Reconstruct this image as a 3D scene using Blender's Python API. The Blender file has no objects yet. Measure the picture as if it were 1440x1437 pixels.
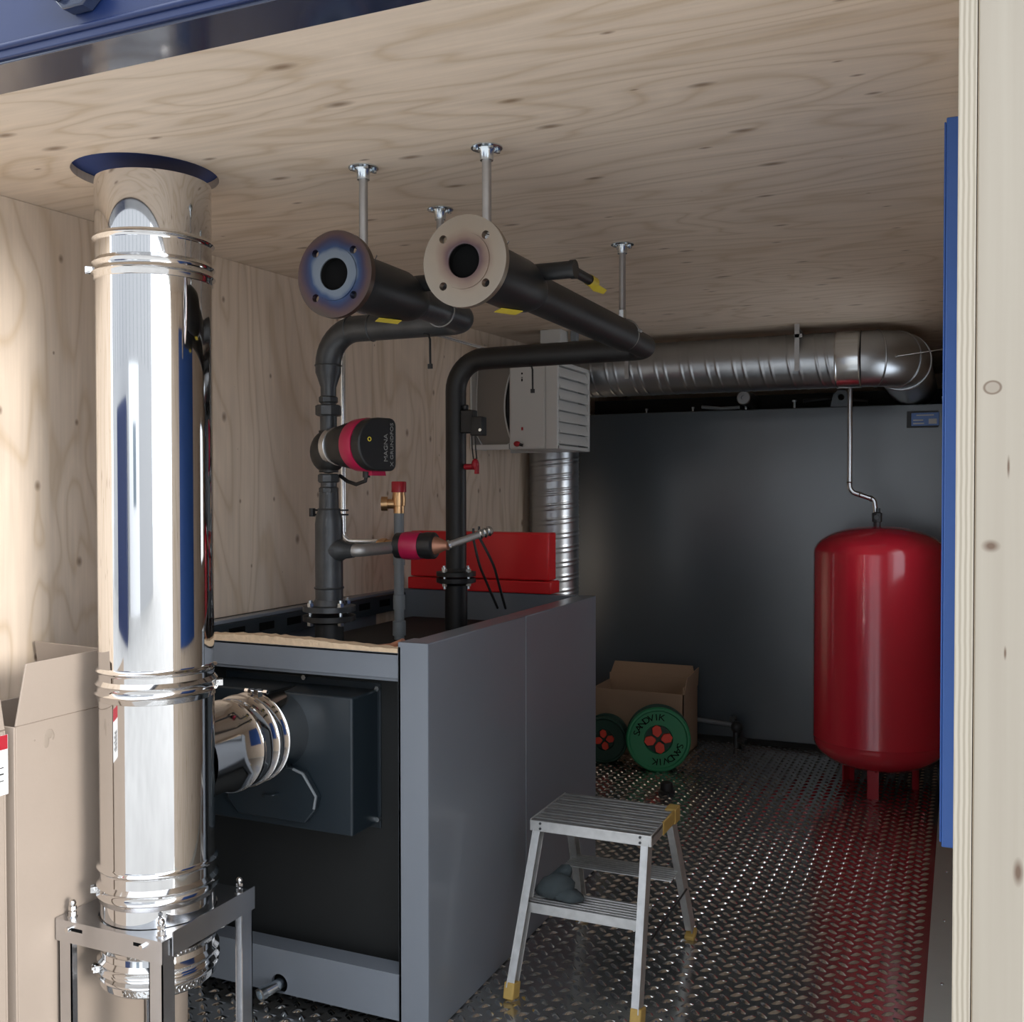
import bpy, bmesh, math, random
import numpy as np
from mathutils import Vector, Matrix
PI = math.pi
random.seed(7)
S = bpy.context.scene
COL = S.collection

# ------------------------------------------------------------------ camera
cam_d = bpy.data.cameras.new('camera'); cam = bpy.data.objects.new('camera', cam_d); COL.objects.link(cam)
cam_d.sensor_fit = 'HORIZONTAL'; cam_d.sensor_width = 36.0; cam_d.lens = 36.0 * 1441.3 / 1440.0
cam_d.clip_start = 0.05
cam.location = (0, 0, 1.5)
cam.rotation_euler = (PI/2 - 0.0190, -0.00084*-1, 0.41375)
S.camera = cam
# ------------------------------------------------------------------ world: bright overcast sky
W = bpy.data.worlds.new('overcast'); S.world = W; W.use_nodes = True
wn = W.node_tree; bg = wn.nodes['Background']
tc = wn.nodes.new('ShaderNodeTexCoord'); sp = wn.nodes.new('ShaderNodeSeparateXYZ'); rp = wn.nodes.new('ShaderNodeValToRGB')
wn.links.new(tc.outputs['Generated'], sp.inputs[0]); wn.links.new(sp.outputs['Z'], rp.inputs[0])
rp.color_ramp.elements[0].position = 0.0; rp.color_ramp.elements[0].color = (0.80, 0.88, 0.98, 1)
rp.color_ramp.elements[1].position = 0.8; rp.color_ramp.elements[1].color = (0.95, 1.0, 1.08, 1)
wn.links.new(rp.outputs[0], bg.inputs[0]); bg.inputs[1].default_value = 3.0
sd = bpy.data.lights.new('sun', 'SUN'); sd.energy = 3.0; sd.angle = math.radians(14); sd.color = (1.0, 0.97, 0.93)   # low hazy sun beyond the right post
sun = bpy.data.objects.new('sun', sd); COL.objects.link(sun); sun.rotation_euler = Vector((-0.90, 0.40, -0.17)).to_track_quat('-Z', 'Y').to_euler()
# portal over the open end of the container (emits nothing itself, only guides sky sampling)
pl = bpy.data.lights.new('opening_portal', 'AREA'); pl.shape = 'RECTANGLE'; pl.size = 2.4; pl.size_y = 2.3
pl.cycles.is_portal = True
po = bpy.data.objects.new('opening_portal', pl); COL.objects.link(po); po.location = (-1.17, 1.33, 1.13); 
po.rotation_euler = Vector((0, 1, 0)).to_track_quat('-Z', 'Y').to_euler()
# side opening in the right wall (its daylight shows on the rear duct, the silo and the floor lugs)
WY0, WY1, WZ0, WZ1 = 4.15, 4.95, 1.12, 1.86
pl2 = bpy.data.lights.new('window_portal', 'AREA'); pl2.shape = 'RECTANGLE'; pl2.size = WY1-WY0; pl2.size_y = WZ1-WZ0; pl2.cycles.is_portal = True
po2 = bpy.data.objects.new('window_portal', pl2); COL.objects.link(po2); po2.location = (0.24, (WY0+WY1)/2, (WZ0+WZ1)/2); po2.rotation_euler = Vector((-1, 0, 0)).to_track_quat('-Z', 'Y').to_euler()
# exposure
V = S.view_settings
V.view_transform = 'Standard'; V.look = 'None'; V.gamma = 1.0; V.use_curve_mapping = False; V.exposure = 0.0

# ------------------------------------------------------------------ materials
def new_mat(name):
    m = bpy.data.materials.new(name); m.use_nodes = True
    return m, m.node_tree, m.node_tree.nodes['Principled BSDF']
def mat(name, col, rough=0.5, metal=0.0, var=0.0, vscale=8.0, bump=0.0, bscale=40.0, coat=0.0, rvar=0.0, ior=None):
    m, nt, p = new_mat(name)
    p.inputs['Base Color'].default_value = (*col, 1); p.inputs['Roughness'].default_value = rough; p.inputs['Metallic'].default_value = metal
    if ior: p.inputs['IOR'].default_value = ior
    if coat: p.inputs['Coat Weight'].default_value = coat; p.inputs['Coat Roughness'].default_value = 0.08
    tc = nt.nodes.new('ShaderNodeTexCoord')
    if var or rvar:
        n = nt.nodes.new('ShaderNodeTexNoise'); n.inputs['Scale'].default_value = vscale; n.inputs['Detail'].default_value = 5
        nt.links.new(tc.outputs['Object'], n.inputs['Vector'])
        if var:
            mx = nt.nodes.new('ShaderNodeMix'); mx.data_type = 'RGBA'
            mx.inputs[6].default_value = (*[c*(1-var) for c in col], 1); mx.inputs[7].default_value = (*[min(1, c*(1+var)) for c in col], 1)
            nt.links.new(n.outputs['Fac'], mx.inputs[0]); nt.links.new(mx.outputs[2], p.inputs['Base Color'])
        if rvar:
            mr = nt.nodes.new('ShaderNodeMapRange'); mr.inputs[3].default_value = max(0.01, rough-rvar); mr.inputs[4].default_value = rough+rvar
            mr.inputs[1].default_value = 0.3; mr.inputs[2].default_value = 0.7
            nt.links.new(n.outputs['Fac'], mr.inputs[0]); nt.links.new(mr.outputs[0], p.inputs['Roughness'])
    if bump:
        n2 = nt.nodes.new('ShaderNodeTexNoise'); n2.inputs['Scale'].default_value = bscale; n2.inputs['Detail'].default_value = 4
        nt.links.new(tc.outputs['Object'], n2.inputs['Vector'])
        b = nt.nodes.new('ShaderNodeBump'); b.inputs['Strength'].default_value = 1.0; b.inputs['Distance'].default_value = bump
        nt.links.new(n2.outputs['Fac'], b.inputs['Height']); nt.links.new(b.outputs[0], p.inputs['Normal'])
    return m
def plywood(name, long_axis, flat, base=(0.73, 0.60, 0.475), seed=0.0, knots=1.0, kl=2.7):
    """rotary-cut softwood ply: wide cathedral contours, fine grain streaks and oval knots"""
    m, nt, p = new_mat(name); N = nt.nodes.new; L = nt.links.new
    p.inputs['Roughness'].default_value = 0.62
    tc = N('ShaderNodeTexCoord')
    def mapped(sl, sc):
        mp = N('ShaderNodeMapping'); s = [sc, sc, sc]; s[long_axis] = sl; s[flat] = 0.0
        mp.inputs['Scale'].default_value = s; mp.inputs['Location'].default_value = (seed, seed*1.7, seed*0.6); L(tc.outputs['Object'], mp.inputs[0]); return mp
    n1 = N('ShaderNodeTexNoise'); n1.inputs['Scale'].default_value = 1.0; n1.inputs['Detail'].default_value = 2.5; n1.inputs['Distortion'].default_value = 0.5
    L(mapped(0.8, 3.2).outputs[0], n1.inputs['Vector'])
    mu = N('ShaderNodeMath'); mu.operation = 'MULTIPLY'; mu.inputs[1].default_value = 13.0; L(n1.outputs['Fac'], mu.inputs[0])
    fr = N('ShaderNodeMath'); fr.operation = 'PINGPONG'; fr.inputs[1].default_value = 0.5; L(mu.outputs[0], fr.inputs[0])
    r1 = N('ShaderNodeValToRGB'); L(fr.outputs[0], r1.inputs[0]); e = r1.color_ramp.elements
    d = tuple(c*k for c, k in zip(base, (0.88, 0.84, 0.77)))
    e[0].position = 0.0; e[0].color = (*d, 1); e[1].position = 0.16; e[1].color = (*base, 1)
    x = r1.color_ramp.elements.new(0.5); x.color = (*[c*1.07 for c in base], 1)
    n2 = N('ShaderNodeTexNoise'); n2.inputs['Scale'].default_value = 1.0; n2.inputs['Detail'].default_value = 6
    L(mapped(3.0, 70.0).outputs[0], n2.inputs['Vector'])
    r2 = N('ShaderNodeMapRange'); r2.inputs[3].default_value = 0.84; r2.inputs[4].default_value = 1.10; L(n2.outputs['Fac'], r2.inputs[0])
    m1 = N('ShaderNodeMix'); m1.data_type = 'RGBA'; m1.blend_type = 'MULTIPLY'; m1.inputs[0].default_value = 1.0
    L(r1.outputs[0], m1.inputs[6]); L(r2.outputs[0], m1.inputs[7])
    # knots
    v = N('ShaderNodeTexVoronoi'); v.inputs['Scale'].default_value = 1.0; v.inputs['Randomness'].default_value = 1.0
    v.voronoi_dimensions = '2D'; mk = mapped(kl, 7.0); sk = N('ShaderNodeSeparateXYZ'); ck = N('ShaderNodeCombineXYZ'); L(mk.outputs[0], sk.inputs[0])
    L(sk.outputs[long_axis], ck.inputs[0]); L(sk.outputs[3-long_axis-flat], ck.inputs[1]); L(ck.outputs[0], v.inputs['Vector'])
    sx = N('ShaderNodeSeparateColor'); L(v.outputs['Color'], sx.inputs[0])
    th = N('ShaderNodeMapRange'); th.inputs[1].default_value = 0.35; th.inputs[2].default_value = 1.0; th.inputs[3].default_value = 0.0; th.inputs[4].default_value = 0.11*knots; L(sx.outputs[0], th.inputs[0])
    dv = N('ShaderNodeMath'); dv.operation = 'DIVIDE'; L(v.outputs['Distance'], dv.inputs[0])
    ad = N('ShaderNodeMath'); ad.operation = 'ADD'; ad.inputs[1].default_value = 0.004; L(th.outputs[0], ad.inputs[0]); L(ad.outputs[0], dv.inputs[1])
    rk = N('ShaderNodeValToRGB'); L(dv.outputs[0], rk.inputs[0]); k = rk.color_ramp.elements
    k[0].position = 0.2; k[0].color = (0.75, 0.75, 0.75, 1); k[1].position = 1.0; k[1].color = (0, 0, 0, 1)
    y = rk.color_ramp.elements.new(0.6); y.color = (0.40, 0.40, 0.40, 1)
    m2 = N('ShaderNodeMix'); m2.data_type = 'RGBA'; m2.inputs[7].default_value = (0.17, 0.095, 0.05, 1)
    L(rk.outputs[0], m2.inputs[0]); L(m1.outputs[2], m2.inputs[6]); L(m2.outputs[2], p.inputs['Base Color'])
    b = N('ShaderNodeBump'); b.inputs['Distance'].default_value = 0.0006; L(n2.outputs['Fac'], b.inputs['Height']); L(b.outputs[0], p.inputs['Normal'])
    return m
def stud_wood(name, knots):
    m, nt, p = new_mat(name); N = nt.nodes.new; L = nt.links.new
    p.inputs['Roughness'].default_value = 0.55
    tc = N('ShaderNodeTexCoord'); mp = N('ShaderNodeMapping'); mp.inputs['Scale'].default_value = (60, 60, 1.3); L(tc.outputs['Object'], mp.inputs[0])
    n = N('ShaderNodeTexNoise'); n.inputs['Scale'].default_value = 1; n.inputs['Detail'].default_value = 4; L(mp.outputs[0], n.inputs['Vector'])
    r = N('ShaderNodeValToRGB'); L(n.outputs['Fac'], r.inputs[0]); e = r.color_ramp.elements
    e[0].position = 0.25; e[0].color = (0.285, 0.25, 0.20, 1); e[1].position = 0.75; e[1].color = (0.32, 0.285, 0.23, 1)
    last = r.outputs[0]
    for (kx, kz, rx, rz, ring) in knots:
        sp = N('ShaderNodeVectorMath'); sp.operation = 'SUBTRACT'; sp.inputs[1].default_value = (kx, 0, kz); L(tc.outputs['Object'], sp.inputs[0])
        sc = N('ShaderNodeVectorMath'); sc.operation = 'MULTIPLY'; sc.inputs[1].default_value = (1/rx, 0, 1/rz); L(sp.outputs[0], sc.inputs[0])
        ln = N('ShaderNodeVectorMath'); ln.operation = 'LENGTH'; L(sc.outputs[0], ln.inputs[0])
        rr = N('ShaderNodeValToRGB'); L(ln.outputs['Value'], rr.inputs[0]); q = rr.color_ramp.elements
        if ring:
            q[0].position = 0.0; q[0].color = (0.25,)*3+(1,); q[1].position = 1.0; q[1].color = (0, 0, 0, 1)
            for pos, val in ((0.62, 0.22), (0.8, 0.8), (0.9, 0.5)): w = rr.color_ramp.elements.new(pos); w.color = (val, val, val, 1)
        else:
            q[0].position = 0.3; q[0].color = (0.85,)*3+(1,); q[1].position = 1.0; q[1].color = (0, 0, 0, 1)
        mx = N('ShaderNodeMix'); mx.data_type = 'RGBA'; mx.inputs[7].default_value = (0.075, 0.035, 0.016, 1)
        L(rr.outputs[0], mx.inputs[0]); L(last, mx.inputs[6]); last = mx.outputs[2]
    L(last, p.inputs['Base Color'])
    return m
def ply_edge(name):
    m, nt, p = new_mat(name); N = nt.nodes.new; L = nt.links.new
    tc = N('ShaderNodeTexCoord'); sp = N('ShaderNodeSeparateXYZ'); L(tc.outputs['Object'], sp.inputs[0])
    n = N('ShaderNodeTexNoise'); n.inputs['Scale'].default_value = 22; n.inputs['Detail'].default_value = 3; L(tc.outputs['Object'], n.inputs['Vector'])
    a = N('ShaderNodeMath'); a.operation = 'MULTIPLY_ADD'; a.inputs[1].default_value = 330.0; L(sp.outputs['X'], a.inputs[0]); 
    nm = N('ShaderNodeMath'); nm.operation = 'MULTIPLY'; nm.inputs[1].default_value = 0.9; L(n.outputs['Fac'], nm.inputs[0]); L(nm.outputs[0], a.inputs[2])
    s = N('ShaderNodeMath'); s.operation = 'PINGPONG'; s.inputs[1].default_value = 1.0; L(a.outputs[0], s.inputs[0])
    r = N('ShaderNodeValToRGB'); L(s.outputs[0], r.inputs[0]); e = r.color_ramp.elements
    e[0].position = 0.3; e[0].color = (0.27, 0.235, 0.18, 1); e[1].position = 0.62; e[1].color = (0.37, 0.33, 0.265, 1)
    L(r.outputs[0], p.inputs['Base Color']); p.inputs['Roughness'].default_value = 0.7
    return m
def tempered(name, stops, rough=0.32, metal=0.85):
    """steel flange face coloured by welding heat: colour depends on radius from the flange axis (object Y)"""
    m, nt, p = new_mat(name); N = nt.nodes.new; L = nt.links.new
    tc = N('ShaderNodeTexCoord'); sc = N('ShaderNodeVectorMath'); sc.operation = 'MULTIPLY'; sc.inputs[1].default_value = (1, 0, 1); L(tc.outputs['Object'], sc.inputs[0])
    ln = N('ShaderNodeVectorMath'); ln.operation = 'LENGTH'; L(sc.outputs[0], ln.inputs[0])
    n = N('ShaderNodeTexNoise'); n.inputs['Scale'].default_value = 9; n.inputs['Detail'].default_value = 3; L(tc.outputs['Object'], n.inputs['Vector'])
    ma = N('ShaderNodeMath'); ma.operation = 'MULTIPLY_ADD'; ma.inputs[1].default_value = 0.055; L(n.outputs['Fac'], ma.inputs[0]); L(ln.outputs['Value'], ma.inputs[2])
    mr = N('ShaderNodeMapRange'); mr.inputs[1].default_value = 0.055; mr.inputs[2].default_value = 0.135; L(ma.outputs[0], mr.inputs[0])
    r = N('ShaderNodeValToRGB'); L(mr.outputs[0], r.inputs[0]); e = r.color_ramp.elements
    e[0].position = stops[0][0]; e[0].color = (*stops[0][1], 1); e[1].position = stops[-1][0]; e[1].color = (*stops[-1][1], 1)
    for ps, c in stops[1:-1]: w = e.new(ps); w.color = (*c, 1)
    L(r.outputs[0], p.inputs['Base Color']); p.inputs['Roughness'].default_value = rough; p.inputs['Metallic'].default_value = metal
    return m

M = dict(
    ply_c=plywood('plywood_ceiling', 0, 2, seed=3.1),
    ply_w=plywood('plywood_wall', 2, 0, seed=11.4, kl=4.6),
    ply_e=ply_edge('plywood_edge'),
    stud=stud_wood('planed_spruce', [(0.0335, 1.628, 0.0115, 0.0095, True), (0.033, 1.432, 0.012, 0.009, False), (0.0665, 1.03, 0.007, 0.02, False), (0.052, 1.53, 0.002, 0.016, False), (0.05, 1.30, 0.002, 0.01, False)]),
    blue=mat('blue_container_paint', (0.006, 0.017, 0.075), 0.42, 0, 0.15, 6, 0.0004, 20),
    bluedk=mat('blue_black_gloss_paint', (0.022, 0.030, 0.060), 0.16, 0.0, 0.1, 5, 0.0006, 6, coat=0.6),
    bluer=mat('blue_roof_plate', (0.020, 0.060, 0.24), 0.5),
    bluep=mat('blue_cabinet_paint', (0.03, 0.095, 0.32), 0.4),
    chrome=mat('polished_stainless', (0.72, 0.715, 0.71), 0.045, 1.0, 0, 3, 0.0, 2.2, rvar=0.0),
    chromeb=mat('stainless_bands', (0.70, 0.69, 0.68), 0.09, 1.0),
    stain=mat('brushed_stainless', (0.62, 0.63, 0.65), 0.27, 1.0, 0.08, 20),
    zinc=mat('bright_zinc_plate', (0.66, 0.72, 0.76), 0.25, 1.0, 0.15, 60),
    galvpipe=mat('galvanised_tube', (0.42, 0.41, 0.40), 0.45, 0.8, 0.15, 50),
    duct=mat('galvanised_duct', (0.46, 0.48, 0.50), 0.33, 1.0, 0.08, 14),
    grey=mat('grey_boiler_paint', (0.175, 0.195, 0.225), 0.36, 0.0, 0.04, 4, 0.00012, 260, coat=0.15),
    greydk=mat('dark_blue_grey_paint', (0.013, 0.021, 0.028), 0.42, 0, 0.1, 6),
    silo=mat('silo_grey_paint', (0.075, 0.097, 0.118), 0.27, 0.0, 0.08, 3, 0.002, 2.5, ior=1.85),
    black=mat('black_insulation', (0.010, 0.011, 0.011), 0.75, 0, 0.25, 8),
    blackp=mat('black_plastic', (0.013, 0.014, 0.015), 0.42),
    iron=mat('black_iron_pipe', (0.060, 0.064, 0.068), 0.38, 0.4, 0.45, 22, 0.0008, 60),
    irondk=mat('painted_black_pipe', (0.018, 0.018, 0.018), 0.48, 0.1, 0.3, 18, 0.0005, 50),
    rubber=mat('black_rubber', (0.008, 0.008, 0.009), 0.5),
    pvc=mat('grey_plastic_pipe', (0.20, 0.22, 0.235), 0.4),
    brass=mat('brass', (0.72, 0.44, 0.22), 0.3, 0.9, 0.15, 50),
    copper=mat('copper_tube', (0.42, 0.20, 0.13), 0.45, 0.6, 0.2, 30),
    red=mat('red_tank_enamel', (0.60, 0.022, 0.042), 0.17, 0, 0.04, 6, 0.0, 30, coat=0.3),
    redp=mat('red_plastic', (0.40, 0.012, 0.025), 0.4),
    redc=mat('red_cover_paint', (0.78, 0.02, 0.024), 0.34, 0, 0.05, 5),
    pink=mat('crimson_pump_ring', (0.42, 0.012, 0.065), 0.35),
    orange=mat('orange_red_plastic', (0.80, 0.07, 0.04), 0.45),
    green=mat('green_plastic', (0.015, 0.21, 0.085), 0.4),
    greend=mat('dark_green_plastic', (0.012, 0.055, 0.035), 0.5),
    yellow=mat('yellow_plastic', (0.72, 0.56, 0.05), 0.5),
    yelfoot=mat('worn_yellow_rubber', (0.50, 0.33, 0.09), 0.6, 0, 0.25, 40),
    white=mat('white_enamel', (0.62, 0.62, 0.60), 0.4),
    whitep=mat('white_print', (0.8, 0.8, 0.8), 0.6),
    greyprint=mat('grey_print', (0.24, 0.24, 0.23), 0.5),
    alu=mat('worn_aluminium', (0.58, 0.58, 0.57), 0.38, 0.75, 0.25, 35, 0.0003, 90),
    alud=mat('ribbed_aluminium', (0.38, 0.38, 0.37), 0.42, 0.7, 0.3, 30),
    card=mat('cardboard', (0.35, 0.285, 0.232), 0.85, 0, 0.07, 5, 0.0003, 120),
    cardd=mat('cardboard_inside', (0.40, 0.28, 0.19), 0.9, 0, 0.08, 5),
    wool=mat('mineral_wool', (0.66, 0.50, 0.34), 0.95, 0, 0.2, 60, 0.003, 90),
    floor=mat('aluminium_floor_plate', (0.46, 0.46, 0.445), 0.16, 0.9, 0.15, 3.5, 0.0, 5, rvar=0.05),
    lug=mat('worn_tread_lugs', (0.74, 0.74, 0.73), 0.10, 1.0, 0.12, 30),
    strip=mat('grey_floor_strip', (0.46, 0.48, 0.46), 0.45, 0.2, 0.06, 10),
    cloth=mat('dark_slate_cloth', (0.045, 0.058, 0.062), 0.9, 0, 0.25, 25, 0.002, 60),
    label=mat('blue_label', (0.20, 0.36, 0.80), 0.4),
    bore=mat('dark_bore', (0.008, 0.008, 0.008), 0.9, ior=1.05),
    ground=mat('concrete_yard', (0.42, 0.41, 0.39), 0.9, 0, 0.2, 1.5),
    hall=mat('pale_rendered_wall', (0.40, 0.40, 0.40), 0.8),
    glass=mat('window_glass', (0.20, 0.24, 0.27), 0.1),
    tempA=tempered('heat_tinted_steel_blue', [(0.0, (0.156, 0.175, 0.193)), (0.33, (0.134, 0.156, 0.186)), (0.46, (0.030, 0.052, 0.112)), (0.62, (0.037, 0.033, 0.063)), (0.80, (0.082, 0.048, 0.045)), (1.0, (0.074, 0.056, 0.041))], 0.36, 0.7),
    tempB=tempered('heat_tinted_steel_straw', [(0.0, (0.120, 0.114, 0.126)), (0.14, (0.120, 0.072, 0.072)), (0.30, (0.228, 0.156, 0.120)), (0.55, (0.300, 0.240, 0.180)), (1.0, (0.300, 0.252, 0.198))], 0.36, 0.7),
)

# ------------------------------------------------------------------ mesh helpers
BASE = {}
def frame(axis, hint=(0, 0, 1)):
    a = Vector(axis).normalized(); h = Vector(hint)
    if abs(a.dot(h)) > 0.98: h = Vector((0, 1, 0))
    u = h.cross(a).normalized(); v = a.cross(u)
    return u, v, a
def fillet(pts, rad, n=7):
    P = [Vector(p) for p in pts]; out = [P[0]]
    for i in range(1, len(P)-1):
        a = (P[i-1]-P[i]); b = (P[i+1]-P[i]); la, lb = a.length, b.length; a.normalize(); b.normalize()
        ang = a.angle(b); r = rad[i-1] if isinstance(rad, (list, tuple)) else rad
        d = min(r/math.tan(ang/2), la*0.49 if i > 1 else la*0.95, lb*0.49 if i < len(P)-2 else lb*0.95); r = d*math.tan(ang/2)
        c = P[i] + (a+b).normalized()*(r/math.sin(ang/2)); s = P[i]+a*d; e = P[i]+b*d
        v0, v1 = s-c, e-c; tot = v0.angle(v1); ax = v0.cross(v1).normalized()
        for k in range(n+1): out.append(c + Matrix.Rotation(tot*k/n, 3, ax) @ v0)
    out.append(P[-1]); return out
class B:
    def __init__(s): s.bm = bmesh.new()
    def box(s, x0, x1, y0, y1, z0, z1, rot=None, piv=None):
        vs = [Vector((x, y, z)) for x in (x0, x1) for y in (y0, y1) for z in (z0, z1)]
        if rot is not None:
            c = Vector(piv) if piv is not None else Vector(((x0+x1)/2, (y0+y1)/2, (z0+z1)/2)); vs = [c + rot @ (v-c) for v in vs]
        v = [s.bm.verts.new(q) for q in vs]
        for f in ((0, 1, 3, 2), (4, 6, 7, 5), (0, 4, 5, 1), (2, 3, 7, 6), (0, 2, 6, 4), (1, 5, 7, 3)): s.bm.faces.new([v[i] for i in f])
        return s
    def beam(s, p0, p1, w, h, hint=(0, 0, 1)):
        u, v, a = frame(Vector(p1)-Vector(p0), hint); p0, p1 = Vector(p0), Vector(p1)
        r = [[s.bm.verts.new(p + u*i*w/2 + v*j*h/2) for i, j in ((-1, -1), (1, -1), (1, 1), (-1, 1))] for p in (p0, p1)]
        for k in range(4): s.bm.faces.new((r[0][k], r[0][(k+1) % 4], r[1][(k+1) % 4], r[1][k]))
        s.bm.faces.new(r[0][::-1]); s.bm.faces.new(r[1]); return s
    def lathe(s, o, axis, prof, n=32, cap=True, hint=(0, 0, 1)):
        u, v, a = frame(axis, hint); o = Vector(o); rings = []
        for t, r in prof:
            if r < 1e-6: rings.append([s.bm.verts.new(o + a*t)]); continue
            rings.append([s.bm.verts.new(o + a*t + (u*math.cos(2*PI*k/n) + v*math.sin(2*PI*k/n))*r) for k in range(n)])
        for A, Bq in zip(rings, rings[1:]):
            for k in range(n):
                j = (k+1) % n
                if len(A) == 1 and len(Bq) == 1: continue
                if len(A) == 1: s.bm.faces.new((A[0], Bq[k], Bq[j]))
                elif len(Bq) == 1: s.bm.faces.new((A[k], A[j], Bq[0]))
                else: s.bm.faces.new((A[k], A[j], Bq[j], Bq[k]))
        if cap:
            if len(rings[0]) > 1: s.bm.faces.new(rings[0][::-1])
            if len(rings[-1]) > 1: s.bm.faces.new(rings[-1])
        return s
    def cyl(s, p0, p1, r, r1=None, n=24, cap=True):
        d = Vector(p1)-Vector(p0); return s.lathe(p0, d, [(0, r), (d.length, r if r1 is None else r1)], n, cap)
    def tube(s, pts, r, n=16, cap=True):
        P = [Vector(p) for p in pts]; rr = r if isinstance(r, (list, tuple)) else [r]*len(P); rings = []; u = None
        for i, p in enumerate(P):
            t = (P[min(i+1, len(P)-1)]-P[max(i-1, 0)]).normalized()
            if u is None: u, _, _ = frame(t)
            u = (u - t*u.dot(t)).normalized(); v = t.cross(u)
            rings.append([s.bm.verts.new(p + (u*math.cos(2*PI*k/n)+v*math.sin(2*PI*k/n))*rr[i]) for k in range(n)])
        for A, Bq in zip(rings, rings[1:]):
            for k in range(n): s.bm.faces.new((A[k], A[(k+1) % n], Bq[(k+1) % n], Bq[k]))
        if cap: s.bm.faces.new(rings[0][::-1]); s.bm.faces.new(rings[-1])
        return s
    def ring(s, c, axis, R, r, n=32, m=8):
        u, v, a = frame(axis); c = Vector(c); g = []
        for i in range(n):
            d = u*math.cos(2*PI*i/n)+v*math.sin(2*PI*i/n)
            g.append([s.bm.verts.new(c + d*(R+r*math.cos(2*PI*j/m)) + a*r*math.sin(2*PI*j/m)) for j in range(m)])
        for i in range(n):
            for j in range(m): s.bm.faces.new((g[i][j], g[(i+1) % n][j], g[(i+1) % n][(j+1) % m], g[i][(j+1) % m]))
        return s
    def sphere(s, c, r, n=16, m=10, sc=(1, 1, 1)):
        prof = [(r*-math.cos(PI*k/m), r*math.sin(PI*k/m)) for k in range(m+1)]
        b0 = len(s.bm.verts); s.bm.verts.ensure_lookup_table(); old = set(s.bm.verts)
        s.lathe(c, (0, 0, 1), prof, n, False); c = Vector(c)
        for v in s.bm.verts:
            if v not in old: v.co = c + Vector([(v.co-c)[i]*sc[i] for i in range(3)])
        return s
    def prism(s, o, u, v, pts, depth):
        """polygon pts (in u,v) at o, extruded by depth along u x v"""
        o, u, v = Vector(o), Vector(u).normalized(), Vector(v).normalized(); a = u.cross(v)*depth
        A = [s.bm.verts.new(o+u*x+v*y) for x, y in pts]; C = [s.bm.verts.new(q.co+a) for q in A]; n = len(pts)
        s.bm.faces.new(A[::-1]); s.bm.faces.new(C)
        for k in range(n): s.bm.faces.new((A[k], A[(k+1) % n], C[(k+1) % n], C[k]))
        return s
    def holed(s, o, u, v, outer, holes, depth):
        o, u, v = Vector(o), Vector(u).normalized(), Vector(v).normalized(); a = u.cross(v)*depth
        bm2 = bmesh.new(); loops = [outer]+[[(cx+r*math.cos(2*PI*k/n), cy+r*math.sin(2*PI*k/n)) for k in range(n)] for cx, cy, r, n in holes]
        ed = []
        for lp in loops:
            vs = [bm2.verts.new((x, y, 0)) for x, y in lp]; ed += [bm2.edges.new((vs[k], vs[(k+1) % len(vs)])) for k in range(len(vs))]
        bmesh.ops.triangle_fill(bm2, edges=ed, use_beauty=True, use_dissolve=False)
        bm2.verts.ensure_lookup_table(); bm2.verts.index_update()
        A = [s.bm.verts.new(o+u*q.co.x+v*q.co.y) for q in bm2.verts]; C = [s.bm.verts.new(q.co+a) for q in A]
        for f in bm2.faces:
            ids = [q.index for q in f.verts]
            if f.normal.z < 0: ids.reverse()
            s.bm.faces.new([A[i] for i in ids[::-1]]); s.bm.faces.new([C[i] for i in ids])
        k0 = 0
        for lp in loops:
            n = len(lp)
            for k in range(n): s.bm.faces.new((A[k0+k], A[k0+(k+1) % n], C[k0+(k+1) % n], C[k0+k]))
            k0 += n
        bm2.free(); return s
    def build(s, name, m, parent=None, base=None, bevel=0, sharp=38, seg=2):
        if base is None: base = BASE[parent.name] if parent else (0, 0, 0)
        base = Vector(base)
        bmesh.ops.recalc_face_normals(s.bm, faces=s.bm.faces)
        for v in s.bm.verts: v.co -= base
        me = bpy.data.meshes.new(name); s.bm.to_mesh(me); s.bm.free()
        me.materials.append(M[m] if isinstance(m, str) else m)
        me.shade_smooth(); me.set_sharp_from_angle(angle=math.radians(sharp))
        o = bpy.data.objects.new(name, me); COL.objects.link(o)
        if parent: o.parent = parent
        else: o.location = base
        BASE[o.name] = tuple(base)
        if bevel:
            b = o.modifiers.new('bevel', 'BEVEL'); b.width = bevel; b.segments = seg; b.limit_method = 'ANGLE'; b.angle_limit = math.radians(40)
            b.harden_normals = False
        return o
def thing(name, label, cat, loc, group=None):
    o = bpy.data.objects.new(name, None); o.empty_display_size = 0.05; COL.objects.link(o); o.location = loc
    o['label'] = label; o['category'] = cat
    if group: o['group'] = group
    BASE[o.name] = tuple(loc); return o
def tag(o, label, cat, group=None):
    o['label'] = label; o['category'] = cat
    if group: o['group'] = group
    return o
def struct(o): o['kind'] = 'structure'; return o
def rootobj(name, loc=(0, 0, 0)):
    o = bpy.data.objects.new(name, None); COL.objects.link(o); o.location = loc; BASE[o.name] = tuple(loc); return o
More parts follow.
